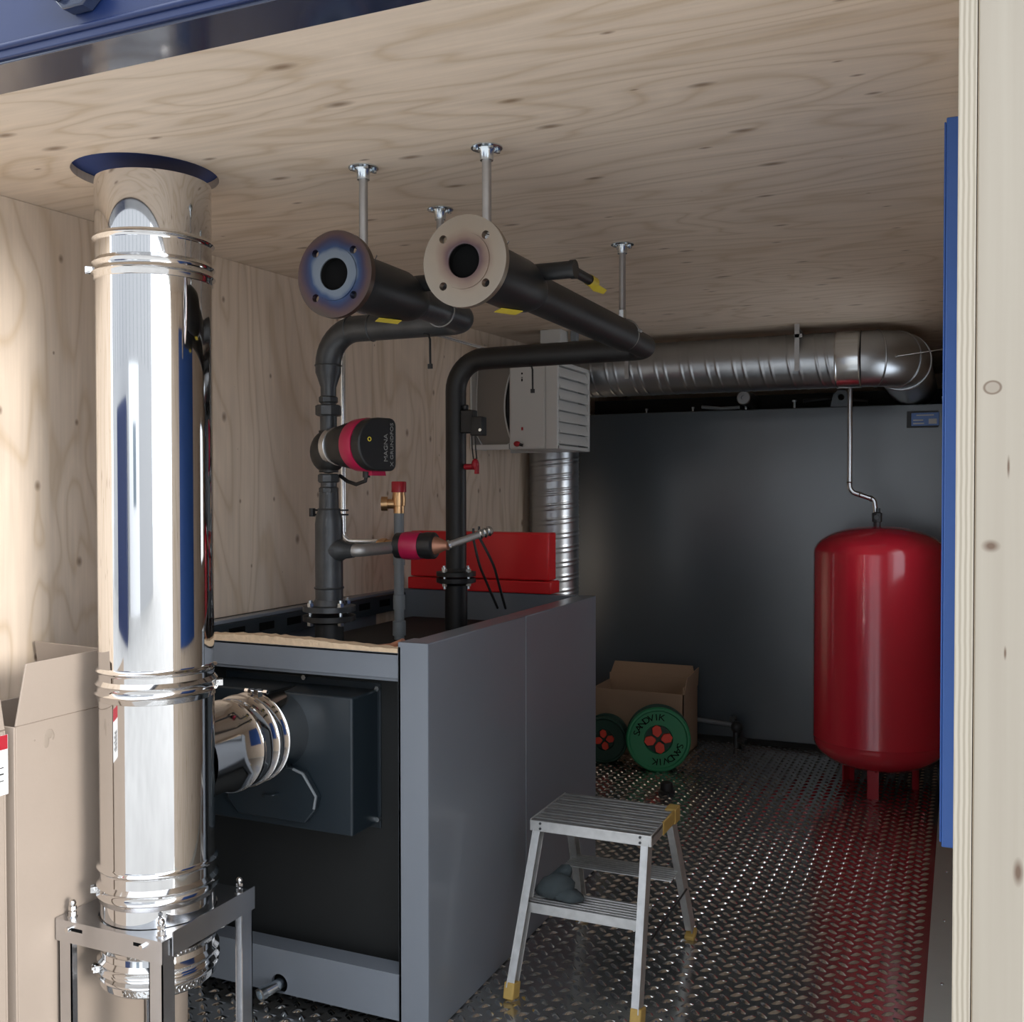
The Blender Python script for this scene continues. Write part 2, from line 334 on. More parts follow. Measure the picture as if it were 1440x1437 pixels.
def text_into(b, body, o, u, v, size, extrude=0.0008, squash=1.0, align='CENTER'):
    """letters as thin solid geometry in the plane u,v"""
    c = bpy.data.curves.new('t', 'FONT'); c.body = body; c.size = size; c.extrude = extrude; c.align_x = align; c.align_y = 'CENTER'; c.resolution_u = 3
    ob = bpy.data.objects.new('t', c); COL.objects.link(ob)
    dg = bpy.context.evaluated_depsgraph_get(); me = bpy.data.meshes.new_from_object(ob.evaluated_get(dg))
    u, v = Vector(u).normalized(), Vector(v).normalized(); w = u.cross(v); o = Vector(o)
    mt = Matrix(((u.x*squash, v.x, w.x, o.x), (u.y*squash, v.y, w.y, o.y), (u.z*squash, v.z, w.z, o.z), (0, 0, 0, 1)))
    me.transform(mt); b.bm.from_mesh(me); bpy.data.objects.remove(ob); bpy.data.curves.remove(c); bpy.data.meshes.remove(me)

CZ = 2.28                                   # ceiling height
def lw(y): return -2.319 + (y-1.938)*0.0674 if y < 5.3 else -2.30    # inner face of the left wall, which runs slightly oblique

# ------------------------------------------------------------------ setting
# floor: one tread plate with raised tear-shaped lugs, and the flat grey strip along the right wall
fl = struct(B().box(-2.5, -0.09, 1.36, 7.4, -0.06, 0.0).build('floor', 'floor'))
B().box(-0.09, 0.10, 1.36, 7.4, -0.06, 0.003).build('floor_strip', 'strip', fl)
def lugs():
    p = 0.06; ang = [PI/4, -PI/4]; V0 = []; F0 = []
    n = 10; L, Wd, H = 0.0225, 0.0098, 0.0060
    rings = [(1.0, 0.0), (0.58, 0.60), (0.2, 0.97), (0.05, 1.0)]
    def lens(sc): return [(L*sc*math.cos(2*PI*k/n), Wd*sc*math.sin(2*PI*k/n)*(0.75+0.25*abs(math.sin(2*PI*k/n)))) for k in range(n)]
    tv = [[(x, y, max(h, -0.1)*H) for x, y in lens(sc)] for sc, h in rings]
    base = [q for r in tv for q in r]
    nv = len(base); fc = []
    for r in range(len(rings)-1):
        for k in range(n):
            a, b_ = r*n+k, r*n+(k+1) % n; fc.append((a, b_, b_+n, a+n))
    cap = tuple((len(rings)-1)*n+k for k in range(n))
    base = np.array(base); allv = []; faces = []; cnt = 0
    for par in (0, 1):
        c, s_ = math.cos(ang[par]), math.sin(ang[par]); R = np.array([[c, s_, 0], [-s_, c, 0], [0, 0, 1]])
        t = base @ R
        for i in range(-1, 40):
            for j in range(0, 90):
                x = -0.125 - i*p - par*p/2; y = 1.42 + j*p + par*p/2
                if x > -0.11 or x < lw(y)+0.03 or y > 6.1: continue
                if -2.2 < x < -1.36 and 2.5 < y < 3.78: continue
                allv.append(t + np.array([x, y, 0]))
                o = cnt*nv; faces += [tuple(q+o for q in f) for f in fc]; faces.append(tuple(q+o for q in cap)); cnt += 1
    me = bpy.data.meshes.new('tread_lugs'); me.from_pydata(np.concatenate(allv).tolist(), [], faces); me.materials.append(M['lug']); me.shade_smooth()
    o = bpy.data.objects.new('tread_lugs', me); COL.objects.link(o); o.parent = fl; o['kind'] = 'stuff'; o['label'] = 'bright raised tear-shaped lugs of the tread plate'
lugs()
def screw(b, x, y, z): b.lathe((x, y, z), (0, 0, 1), [(0, 0.006), (0.002, 0.0055), (0.003, 0.003), (0.0031, 0)], 10)
for sy in (2.35, 2.85, 3.35, 3.85, 4.35):
    b = B(); screw(b, -0.045, sy, 0.003); b.build('screw', 'zinc', fl)

# ceiling: plywood sheets with fine joints; the sheet over the flue has a round cut-out
ceil_ = struct(rootobj('ceiling', (0, 0, CZ)))
HX, HY, HR = -1.848, 1.966, 0.173
jy = [1.449, 1.778, 3.062, 4.312, 5.562, 7.4]
for a, c in zip(jy, jy[1:]):
    b = B(); g = 0.00006; x0, x1 = -2.5, 0.06
    if a < HY < c: b.holed((0, 0, CZ), (1, 0, 0), (0, 1, 0), [(x0, a+g), (x1, a+g), (x1, c-g), (x0, c-g)], [(HX, HY, HR, 48)], 0.021)
    else: b.box(x0, x1, a+g, c-g, CZ, CZ+0.021)
    b.build('plywood_sheet', 'ply_c', ceil_)
B().box(-2.52, 0.1, 1.5, 2.9, CZ+0.0225, CZ+0.026).build('roof_plate', 'bluer', ceil_)
B().box(-2.6, 0.3, 1.36, 7.5, CZ+0.18, CZ+0.2).build('roof_skin', 'blue', ceil_)
B().box(-2.6, 0.3, 1.449, 1.47, CZ+0.022, CZ+0.18).build('roof_rib', 'blue', ceil_)
# left wall: upright plywood sheets
wl = struct(rootobj('wall_left', (lw(1.4), 1.4, 0)))
wys = [1.36, 2.36, 3.61, 4.86, 5.2995, 6.55, 7.4]
for a, c in zip(wys, wys[1:]):
    g = 0.0012
    B().prism((0, 0, 0.0), (1, 0, 0), (0, 1, 0), [(lw(a+g), a+g), (lw(c-g), c-g), (lw(c-g)-0.02, c-g), (lw(a+g)-0.02, a+g)], CZ-0.001).build('plywood_sheet', 'ply_w', wl)
B().box(-2.60, -2.55, 1.36, 7.5, -0.06, CZ+0.18).build('container_skin', 'blue', wl)
# right wall: plywood lining whose front edge shows its veneers
def with_gap(b, x0, x1, y0, y1, z0, z1):
    b.box(x0, x1, y0, WY0, z0, z1); b.box(x0, x1, WY1, y1, z0, z1); b.box(x0, x1, WY0, WY1, z0, WZ0); b.box(x0, x1, WY0, WY1, WZ1, z1); return b
wr = struct(with_gap(B(), -0.0075, 0.0135, 1.399, 7.4, 0, CZ).build('wall_right', 'ply_w'))
wi = struct(rootobj('window_1', (0.1, WY0, WZ0)))
for nm, y0, y1, z0, z1 in (('frame_side', WY0-0.0, WY0+0.02, WZ0, WZ1), ('frame_side', WY1-0.02, WY1, WZ0, WZ1), ('frame_sill', WY0+0.02, WY1-0.02, WZ0, WZ0+0.02), ('frame_head', WY0+0.02, WY1-0.02, WZ1-0.02, WZ1)):
    B().box(0.0, 0.225, y0, y1, z0, z1).build(nm, 'white', wi)
B().box(-0.0075, 0.0135, 1.397, 1.3995, -0.05, CZ+0.02).build('plywood_edge', 'ply_e', wr)
with_gap(B(), 0.20, 0.22, 1.45, 7.5, -0.06, CZ+0.18).build('container_skin', 'blue', wr)
# back wall, hardly lit above the silo
struct(B().box(-2.5, 0.2, 7.38, 7.42, -0.05, CZ+0.2).build('wall_back', 'ply_w'))
# the stud carrying the lining
struct(B().box(0.0145, 0.0745, 1.40, 1.52, -0.3, CZ+0.1).build('trim_1', 'stud', bevel=0.002))
B2 = B().box(0.076, 0.25, 1.45, 1.52, -0.3, CZ+0.1).build('trim_2', 'blue'); struct(B2)
# header beam of the container end: blue outer face, dark glossy underside
hd = struct(B().box(-2.7, 0.3, 1.345, 1.447, CZ-0.004, CZ+0.012).build('trim_3', 'bluedk', bevel=0.002))
B().box(-2.7, 0.3, 1.338, 1.352, CZ+0.002, CZ+0.32).build('header_face', 'blue', hd, bevel=0.003)
B().tube([(-2.7, 1.337, CZ+0.022), (0.3, 1.337, CZ+0.022)], 0.006, 10).build('header_lip', 'blue', hd)
B().box(-2.7, 0.3, 1.352, 1.45, CZ+0.28, CZ+0.32).build('header_top', 'blue', hd)
B().box(-2.7, lw(1.4)-0.02, 1.36, 1.45, -0.3, CZ).build('trim_4', 'blue'); struct(bpy.data.objects['trim_4'])
# lashing bracket on the header face
k = B(); k.prism((-1.445, 1.337, CZ+0.045), (1, 0, 0), (0, 0, 1), [(0, 0.03), (0.03, 0.0), (0.075, 0.0), (0.10, 0.02), (0.115, 0.09), (0, 0.09)], 0.028)
k.cyl((-1.42, 1.31, CZ+0.07), (-1.42, 1.295, CZ+0.07), 0.012, n=12); k.cyl((-1.375, 1.31, CZ+0.075), (-1.375, 1.29, CZ+0.075), 0.009, n=12)
k.build('lock_keeper', 'bluedk', hd, bevel=0.003)
# outside: yard, pale hall and a parked blue container (seen mirrored in the flue)
struct(B().box(-40, 40, -40, 1.3, -0.3, -0.14).build('yard_ground', 'ground'))
hall = thing('pale_building', 'pale rendered building with a white door, mirrored in the polished flue', 'building', (-0.6, -10, -0.14))
B().box(-14, 7, -12, -10, -0.14, 9.5).build('wall', 'hall', hall)
B().box(-14.3, 7.3, -12.3, -9.7, 9.5, 9.9).build('roof_edge', 'pvc', hall)
dr = B().box(-3.6, 0.6, -10.03, -9.98, -0.14, 3.2).build('white_gate', 'whitep', hall)
for i in range(12): B().box(-12.6+i*1.6, -12.5+i*1.6, -10.0, -9.96, 3.3, 9.5).build('facade_batten', 'pvc', hall)
B().box(-1.9, -0.7, -9.985, -9.97, 1.3, 2.4).build('pane', 'glass', dr)
bc = thing('blue_container', 'dark blue steel container mirrored at the left of the flue', 'container', (-6, -7.5, -0.14))
B().box(-8.0, -4.1, -8.5, -6.8, -0.14, 2.5).build('shell', 'blue', bc)
b = B()
for i in range(22): b.box(-7.9+i*0.17, -7.83+i*0.17, -6.81, -6.77, 0.0, 2.4)
b.build('corrugation', 'blue', bc)

# ------------------------------------------------------------------ polished flue with branch
FX, FY, FR = -1.81, 1.95, 0.1355
flue = thing('chimney_flue', 'tall polished stainless flue pipe rising through the ceiling hole', 'flue pipe', (FX, FY, 0.31))
A = (0, 0, 1)
def bead(z, h=0.007, w=0.006): return [(z-w-0.004, FR), (z-w, FR), (z-w*0.5, FR+h*0.7), (z, FR+h), (z+w*0.5, FR+h*0.7), (z+w, FR), (z+w+0.004, FR)]
def sect(z0, z1, beads, r0=None):
    pr = [(z0, FR)]
    for q in beads: pr += bead(q)
    pr += [(z1, FR)]
    return B().lathe((FX, FY, 0), A, pr, 96, False)
sect(2.085, 2.248, [2.103]).build('pipe_section', 'chrome', flue, sharp=60)
sect(1.055, 2.085, [1.072]).build('pipe_section', 'chrome', flue, sharp=60)
tee = sect(0.575, 1.055, [0.597]).build('tee_section', 'chrome', flue, sharp=60)
sect(0.47, 0.575, []).build('pipe_section', 'chrome', flue, sharp=60)
B().lathe((FX, FY, 0), A, [(0.308, 0), (0.308, FR-0.006), (0.316, FR+0.002), (0.33, FR+0.002), (0.335, FR+0.006), (0.34, FR), (0.352, FR), (0.358, FR+0.006), (0.365, FR), (0.47, FR-0.003)], 96, False).build('base_pot', 'chrome', flue, sharp=60)
def band(z0, z1, ang, par=flue):
    o = B().lathe((FX, FY, 0), A, [(z0, FR), (z0+0.002, FR+0.003), (z0+0.012, FR+0.003), (z0+0.017, FR+0.009), (z0+0.023, FR+0.003), (z1-0.016, FR+0.003), (z1-0.010, FR+0.008), (z1-0.004, FR+0.003), (z1, FR)], 96, False).build('locking_band', 'chromeb', par, sharp=60)
    d = Vector((math.cos(ang), math.sin(ang), 0)); t = Vector((-d.y, d.x, 0)); c = Vector((FX, FY, (z0+z1)/2)) + d*(FR+0.012)
    b = B(); b.beam(c-t*0.011, c-t*0.007, 0.016, 0.014); b.beam(c+t*0.007, c+t*0.011, 0.016, 0.014)
    b.cyl(c-t*0.020, c+t*0.022, 0.0028, n=8); b.cyl(c-t*0.021, c-t*0.014, 0.0055, n=6); b.cyl(c+t*0.012, c+t*0.018, 0.0055, n=6)
    b.build('band_bolt', 'chromeb', o)
LFT = math.radians(223); 
band(2.005, 2.055, LFT); band(1.0, 1.05, math.radians(40)); band(0.515, 0.565, LFT); band(0.40, 0.435, math.radians(40)); 
band(0.335, 0.385, math.radians(236))
# branch to the boiler
BZ = 0.815
br = B(); br.lathe((FX, FY+0.09, BZ), (0, 1, 0), [(0, 0.112), (0.10, 0.112), (0.155, 0.118), (0.165, 0.126), (0.175, 0.118), (0.205, 0.118), (0.222, 0.118), (0.232, 0.128), (0.242, 0.118), (0.27, 0.118), (0.278, 0.127), (0.288, 0.118), (0.292, 0.116), (0.48, 0.110)], 72, False)
bro = br.build('branch_pipe', 'chromeb', flue, sharp=60)
b = B(); b.beam((FX+0.03, FY+0.345, BZ+0.13), (FX+0.045, FY+0.345, BZ+0.13), 0.02, 0.02); b.cyl((FX+0.0, FY+0.345, BZ+0.135), (FX+0.07, FY+0.345, BZ+0.135), 0.003, n=8)
b.cyl((FX-0.005, FY+0.345, BZ+0.135), (FX+0.008, FY+0.345, BZ+0.135), 0.007, n=6); b.cyl((FX+0.058, FY+0.345, BZ+0.135), (FX+0.07, FY+0.345, BZ+0.135), 0.007, n=6); b.beam((FX+0.01, FY+0.345, BZ+0.13), (FX+0.02, FY+0.345, BZ+0.13), 0.02, 0.02)
b.build('band_bolt', 'chromeb', bro)

# stainless stand under the flue
st = thing('flue_stand', 'stainless four-legged stand bolted around the foot of the flue', 'stand', (FX, 1.96, 0))
X0, X1, Y0, Y1, SZ = -1.988, -1.66, 1.80, 2.128, 0.475
B().holed((0, 0, SZ-0.003), (1, 0, 0), (0, 1, 0), [(X0, Y0), (X1, Y0), (X1, Y1), (X0, Y1)], [(FX, FY, FR+0.004, 48)], 0.003).build('top_plate', 'stain', st)
b = B(); b.box(X0, X1, Y0-0.003, Y0, SZ-0.052, SZ); b.build('front_flange', 'stain', st)
for sx in (X0+0.05, X1-0.085):
    B().box(sx, sx+0.035, Y0-0.0036, Y0-0.003, SZ-0.022, SZ-0.014).build('slot', 'bore', st, bevel=0.003)
    B().cyl((sx-0.006 if sx < -1.8 else sx+0.03, Y0-0.003, SZ-0.018), (sx-0.006 if sx < -1.8 else sx+0.03, Y0-0.012, SZ-0.018), 0.006, n=8).build('screw', 'chromeb', st)
B().box(X1, X1+0.003, Y0+0.03, Y1, SZ-0.045, SZ+0.012).build('side_flange', 'stain', st)
B().box(X0-0.003, X0, Y0, Y1, SZ-0.045, SZ).build('side_flange', 'stain', st)
B().box(X0, X1, Y1, Y1+0.003, SZ-0.045, SZ).build('rear_flange', 'stain', st)
for lx, ly, sx, sy in ((X0+0.004, Y0+0.002, 1, 1), (X1-0.004, Y0+0.002, -1, 1), (X1-0.004, Y1-0.002, -1, -1), (X0+0.004, Y1-0.002, 1, -1)):
    b = B(); b.box(min(lx, lx+sx*0.04), max(lx, lx+sx*0.04), min(ly, ly+sy*0.003), max(ly, ly+sy*0.003), 0, SZ-0.006)
    b.box(min(lx, lx+sx*0.003), max(lx, lx+sx*0.003), min(ly, ly+sy*0.04), max(ly, ly+sy*0.04), 0, SZ-0.006)
    b.box(min(lx+sx*0.037, lx+sx*0.04), max(lx+sx*0.037, lx+sx*0.04), min(ly, ly+sy*0.018), max(ly, ly+sy*0.018), 0, SZ-0.006)
    b.box(min(lx, lx+sx*0.05), max(lx, lx+sx*0.05), min(ly, ly+sy*0.05), max(ly, ly+sy*0.05), 0, 0.004)
    b.build('leg', 'stain', st)
    cx, cy = lx+sx*0.022, ly+sy*0.022
    b = B(); b.cyl((cx, cy, SZ-0.02), (cx, cy, SZ+0.036), 0.005, n=10); b.cyl((cx, cy, SZ), (cx, cy, SZ+0.003), 0.012, n=14); b.cyl((cx, cy, SZ+0.003), (cx, cy, SZ+0.012), 0.0095, n=6)
    b.cyl((cx, cy, SZ+0.016), (cx, cy, SZ+0.025), 0.0095, n=6); b.sphere((cx, cy, SZ+0.032), 0.0085, 10, 6); b.build('bolt', 'chromeb', st)

# ------------------------------------------------------------------ cardboard boxes
def open_box(name, label, x0, x1, y0, y1, h, flaps, group=None):
    t = thing(name, label, 'box', ((x0+x1)/2, (y0+y1)/2, 0)); w = 0.005
    b = B(); b.box(x0, x1, y0, y0+w, 0, h); b.box(x0, x1, y1-w, y1, 0, h); b.box(x0, x0+w, y0+w, y1-w, 0, h); b.box(x1-w, x1, y0+w, y1-w, 0, h); b.box(x0, x1, y0, y1, 0, 0.006)
    b.build('body', 'card', t, bevel=0.002)
    for (o, u, v, pts) in flaps: B().prism(o, u, v, pts, 0.005).build('flap', 'card', t, bevel=0.0015)
    return t
bA = open_box('cardboard_box', 'tall open cardboard box behind the flue, one smudged flap upright', -2.285, -1.995, 1.690, 2.262, 0.958,
     [((-1.997, 1.692, 0.959), (0, 1, 0), (-0.03, 0, 1), [(0, 0), (0.568, 0), (0.55, 0.145), (0.035, 0.140)]),
      ((-2.29, 2.035, 0.95), (1, 0, 0), (0, -0.15, 1), [(0, -0.3), (0.285, -0.3), (0.285, 0.143), (0.0, 0.150)])])
smc = mat('smudged_card', (0.305, 0.25, 0.20), 0.9)
for (y, z, s1, s2) in ((1.790, 0.922, 0.013, 0.012), (1.781, 0.908, 0.009, 0.019), (1.747, 0.915, 0.0025, 0.0025), (1.80, 0.915, 0.005, 0.010)):
    B().sphere((-1.9951, y, z), 1, 12, 6, (0.0012, s1, s2)).build('smudge', smc, bA)
bB = open_box('cardboard_box', 'cardboard box at the left edge with a red and white label', -2.31, -2.0, 1.33, 1.672, 0.955,
     [((-2.002, 1.335, 0.957), (0, 1, 0), (-0.05, 0, 1), [(0, 0), (0.333, 0), (0.325, 0.075), (0.02, 0.08)]),
      ((-2.30, 1.665, 0.96), (1, 0, 0), (0, 0.1, 1), [(0, 0), (0.29, 0), (0.28, 0.10), (0.02, 0.095)])])
lb = B().box(-2.0, -1.9993, 1.585, 1.677, 0.808, 0.945).build('label', 'whitep', bB)
B().box(-1.9993, -1.9989, 1.585, 1.676, 0.912, 0.9448).build('red_band', 'redp', lb)
b = B()
for i in range(11): b.box(-1.9993, -1.9989, 1.60, 1.645+0.01*(i % 3), 0.83+i*0.005, 0.832+i*0.005+0.001*(i % 2))
b.build('barcode', 'bore', lb)

# ------------------------------------------------------------------ boiler
bo = thing('pellet_boiler', 'large grey sheet-steel boiler with open black front and top', 'boiler', (-1.77, 3.1, 0))
RX = -1.32; BF = 2.44; BB = 3.83
def panel_right(y0, y1, lab=None):
    b = B(); b.prism((0, y0, 0), (1, 0, 0), (0, 0, 1), [(RX, 0.004), (RX, 1.088), (RX-0.075, 1.088), (RX-0.075, 1.078), (RX-0.012, 1.078), (RX-0.012, 0.004)], -(y1-y0))
    return b.build('side_panel', 'grey', bo, bevel=0.003)
panel_right(BF+0.002, 3.119); panel_right(3.122, BB)
b = B(); b.box(-1.414, RX-0.0005, BF, BF+0.012, 0.0, 1.088); b.box(-1.414, -1.404, BF, BF+0.10, 0.0, 1.076); b.box(-1.414, RX-0.013, BF+0.012, BF+0.09, 1.076, 1.087); b.build('front_post', 'grey', bo, bevel=0.002)
b = B(); b.box(-2.20, -2.106, BF, BF+0.012, 0.0, 1.088); b.build('front_post', 'grey', bo, bevel=0.002)
b = B(); b.box(-2.20, -1.416, BF+0.006, BF+0.016, 0.985, 1.056); b.box(-2.20, -1.416, BF+0.016, BF+0.05, 0.975, 0.985); b.box(-2.20, -1.416, BF+0.006, BF+0.075, 1.048, 1.056); b.build('top_rail', 'grey', bo, bevel=0.002)
b = B(); b.holed((0, BF+0.018, 0), (1, 0, 0), (0, 0, 1), [(-2.20, 0.035), (-1.416, 0.035), (-1.416, 0.148), (-2.20, 0.148)], [(-1.818, 0.062, 0.028, 24)], 0.012)
b.box(-2.20, -1.416, BF+0.006, BF+0.075, 0.148, 0.164); b.build('bottom_rail', 'grey', bo, bevel=0.002)
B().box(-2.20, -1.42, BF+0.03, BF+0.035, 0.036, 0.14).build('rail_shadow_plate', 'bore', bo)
b = B(); b.tube(fillet([(-1.818, 2.52, 0.065), (-1.818, BF-0.01, 0.062), (-1.835, BF-0.05, 0.055)], 0.02), 0.016, 14); b.lathe((-1.833, BF-0.045, 0.056), (-0.25, -0.95, -0.1), [(0, 0.019), (0.016, 0.019), (0.018, 0.013), (0.004, 0.012)], 16, False); b.build('drain_pipe', 'zinc', bo)
# wool strip along the top rail, torn upper edge
b = B(); x = -2.195; pts = [(-2.195, 1.056)]
n = 46
top = [(x0_, 1.068+0.011*math.sin(PI*min(1, (x0_+2.2)/0.7))+random.uniform(-0.0022, 0.0022)) for x0_ in [-2.195+0.778*i/n for i in range(n+1)]]
b.prism((0, BF+0.05, 0), (1, 0, 0), (0, 0, 1), [(-2.195, 1.0562), (-1.417, 1.0562)] + top[::-1], 0.045); b.build('insulation_strip', 'wool', bo)
# left panel with its slotted inner rail
b = B(); b.box(-2.225, -2.205, BF, BB, 0.0, 1.088); b.box(-2.225, -2.165, BF+0.02, BB, 1.076, 1.088); b.build('side_panel', 'grey', bo, bevel=0.002)
rl = B().box(-2.16, -2.152, BF+0.09, BB-0.05, 1.008, 1.076).build('slotted_rail', 'greydk', bo, bevel=0.001)
for i in range(7): B().box(-2.1525, -2.1505, 2.64+i*0.155, 2.72+i*0.155, 1.034, 1.06).build('rail_slot', 'bore', rl)
b = B(); b.box(-2.16, -1.40, BB-0.05, BB, 0.3, 1.09); b.build('back_panel', 'grey', bo, bevel=0.003)
b = B(); b.box(-2.145, -1.40, 2.60, 3.775, 0.10, 0.985); b.build('boiler_body', 'black', bo, bevel=0.07, seg=4)
b = B(); b.box(-2.19, -1.42, 2.565, 2.60, 0.04, 0.975); b.build('front_insulation', 'black', bo, bevel=0.006)
# smoke box on the front
sb = B(); sb.box(-2.085, -1.552, 2.425, 2.575, 0.535, 0.925); sbo = sb.build('smoke_box', 'greydk', bo, bevel=0.006)
B().box(-2.10, -1.542, 2.560, 2.568, 0.520, 0.945).build('smoke_box_rim', 'greydk', bo, bevel=0.002)
for (x_, z_) in ((-1.546, 0.55), (-1.546, 0.93), (-1.80, 0.945)):
    B().cyl((x_, 2.56, z_), (x_, 2.545, z_), 0.008, n=6).build('cover_bolt', 'zinc', bo)
hp = [(-1.97, 0.60), (-1.93, 0.56), (-1.70, 0.56), (-1.665, 0.60), (-1.655, 0.64), (-1.70, 0.705), (-1.73, 0.715), (-1.93, 0.715), (-1.97, 0.67)]
ho = B().prism((0, 2.405, 0), (1, 0, 0), (0, 0, 1), hp, -0.02).build('cleaning_hatch', 'greydk', bo, bevel=0.004)
B().tube([(-1.735, 2.402, 0.712), (-1.702, 2.402, 0.702), (-1.658, 2.402, 0.643), (-1.665, 2.402, 0.607)], 0.004, 8).build('hatch_rim', 'pvc', ho)
B().tube(fillet([(-1.83, 2.405, 0.628), (-1.83, 2.385, 0.63), (-1.79, 2.385, 0.635), (-1.79, 2.405, 0.635)], 0.008, 3), 0.003, 8).build('hatch_handle', 'greydk', ho)
b = B(); b.tube([(-1.795, 2.632, 1.035), (-1.74, 2.61, 1.045), (-1.65, 2.575, 1.05), (-1.55, 2.54, 1.05), (-1.47, 2.50, 1.064), (-1.42, 2.48, 1.085)], [0.004, 0.005, 0.007, 0.008, 0.009, 0.008], 8); b.build('copper_tube', 'copper', bo)
# red burner cover at the rear
rc = thing('burner_cover', 'bright red sheet-metal cover on the rear of the boiler', 'cover', (-1.81, 3.8, 1.09))
B().box(-2.125, -1.50, 3.775, 3.86, 1.145, 1.335).build('cover_body', 'redc', rc, bevel=0.006)
B().box(-2.135, -1.488, 3.768, 3.868, 1.092, 1.142).build('cover_base', 'redc', rc, bevel=0.005)

# ------------------------------------------------------------------ pipe hangers
def hanger(x, y, ztop, first=None):
    t = thing('pipe_hanger', '', 'hanger', (x, y, ztop), 'threaded tube pipe hangers on the ceiling')
    b = B(); b.lathe((x, y, CZ), (0, 0, -1), [(0, 0.036), (0.003, 0.036), (0.004, 0.022), (0.012, 0.016), (0.030, 0.015), (0.031, 0.0)], 28)
    for k in range(4):
        a = PI/4+k*PI/2; b.cyl((x+0.027*math.cos(a), y+0.027*math.sin(a), CZ-0.003), (x+0.027*math.cos(a), y+0.027*math.sin(a), CZ-0.010), 0.006, n=6)
    b.build('ceiling_flange', 'zinc', t)
    B().cyl((x, y, ztop), (x, y, CZ-0.028), 0.0105, n=16).build('hanger_tube', 'galvpipe', t)
    B().cyl((x, y, ztop-0.004), (x, y, ztop+0.022), 0.013, n=6).build('hanger_nut', 'zinc', t)
    return t
PAX, PBX, PZ = -1.325, -0.992, 2.0
for (x, y, z, lab) in ((PAX, 2.129, 2.055, 'hanger tube above the blue-tinted flange on the left pipe'),
                       (PBX, 2.118, 2.055, 'hanger tube directly above the straw-coloured flange on the right pipe'),
                       (PAX, 2.526, 2.045, 'shorter-looking hanger half hidden behind the straw-coloured flange'),
                       (PBX+0.005, 3.116, 2.05, 'rearmost hanger tube where the right pipe meets the cross pipe')):
    hanger(x, y, z)['label'] = lab

# ------------------------------------------------------------------ flanged supply pipes
def flange(name, m, x, y, z, par):
    c = [(0.1*math.cos(2*PI*k/64), 0.1*math.sin(2*PI*k/64)) for k in range(64)]
    hs = [(0.0725*math.cos(a), 0.0725*math.sin(a), 0.0092, 20) for a in (PI/4, 3*PI/4, 5*PI/4, 7*PI/4)]
    b = B(); b.holed((x, y+0.002, z), (1, 0, 0), (0, 0, 1), c, hs+[(0, 0, 0.037, 40)], -0.017)
    b.lathe((x, y, z), (0, 1, 0), [(0.003, 0.061), (0, 0.0605), (0, 0.0372), (0.02, 0.037)], 48, False)
    return b.build('flange', m, par, base=(x, y, z)) if False else b
def add_flange(m, x, y, z, par):
    b = flange('flange', m, x, y, z, par)
    o = b.build('flange', m, None, base=(x, y, z)); o.parent = par; o.location = Vector((x, y, z))-Vector(BASE[par.name]); return o
def valve(par, x, y, z, side=1):
    """lever ball valve welded behind a flange, axis along Y"""
    b = B(); b.lathe((x, y, z), (0, 1, 0), [(0.019, 0.045), (0.03, 0.044), (0.05, 0.060), (0.10, 0.066), (0.29, 0.066), (0.34, 0.058), (0.37, 0.050), (0.38, 0.045)], 36)
    vo = b.build('valve_body', 'blackp', par)
    b = B(); b.cyl((x+0.03, y+0.33, z+0.035), (x+0.125, y+0.33, z+0.035), 0.021, n=20); b.cyl((x+0.125, y+0.33, z+0.035), (x+0.137, y+0.33, z+0.035), 0.023, n=20)
    b.build('valve_stem', 'blackp', vo)
    b = B(); b.tube([(x+0.125, y+0.335, z+0.035), (x+0.125, y+0.47, z+0.035)], 0.0125, 14); b.build('lever', 'copper' if False else 'irondk', vo)
    b = B(); b.tube([(x+0.125, y+0.455, z+0.035), (x+0.125, y+0.50, z+0.034)], 0.0145, 14, False); b.prism((x+0.112, y+0.49, z+0.027), (1, 0, 0), (0, 1, -0.1), [(0, 0), (0.026, 0), (0.032, 0.055), (0.013, 0.085), (-0.004, 0.05)], 0.0012); b.build('lever_tag', 'yellow', vo)
    b = B(); b.prism((x-0.01, y+0.262, z-0.0665), (1, 0.25, 0), (-0.1, 1, 0.02), [(0, -0.055), (0.035, 0), (0, 0.055), (-0.035, 0)], -0.0015); b.build('warning_tag', 'yellow', vo)
    b = B(); b.tube([(x+0.063*math.sin(t)*0.8+0.03, y+0.045+0.01*math.sin(3*t), z+0.066*math.cos(t)) for t in [i*0.22 for i in range(9)]], 0.0016, 6)
    b.tube([(x+0.05, y+0.04, z+0.05), (x+0.075, y+0.03, z+0.055), (x+0.07, y+0.06, z+0.03), (x+0.085, y+0.05, z+0.045)], 0.0016, 6); b.build('tie_wire', 'zinc', vo)
    return vo
def saddle(par, x, y, z, r):
    b = B(); b.ring((x, y, z), (0, 1, 0), r+0.0008, 0.0022, 36, 6); b.cyl((x+r+0.004, y-0.012, z+0.01), (x+r+0.004, y+0.012, z+0.01), 0.005, n=6); b.build('pipe_clamp', 'galvpipe', par)
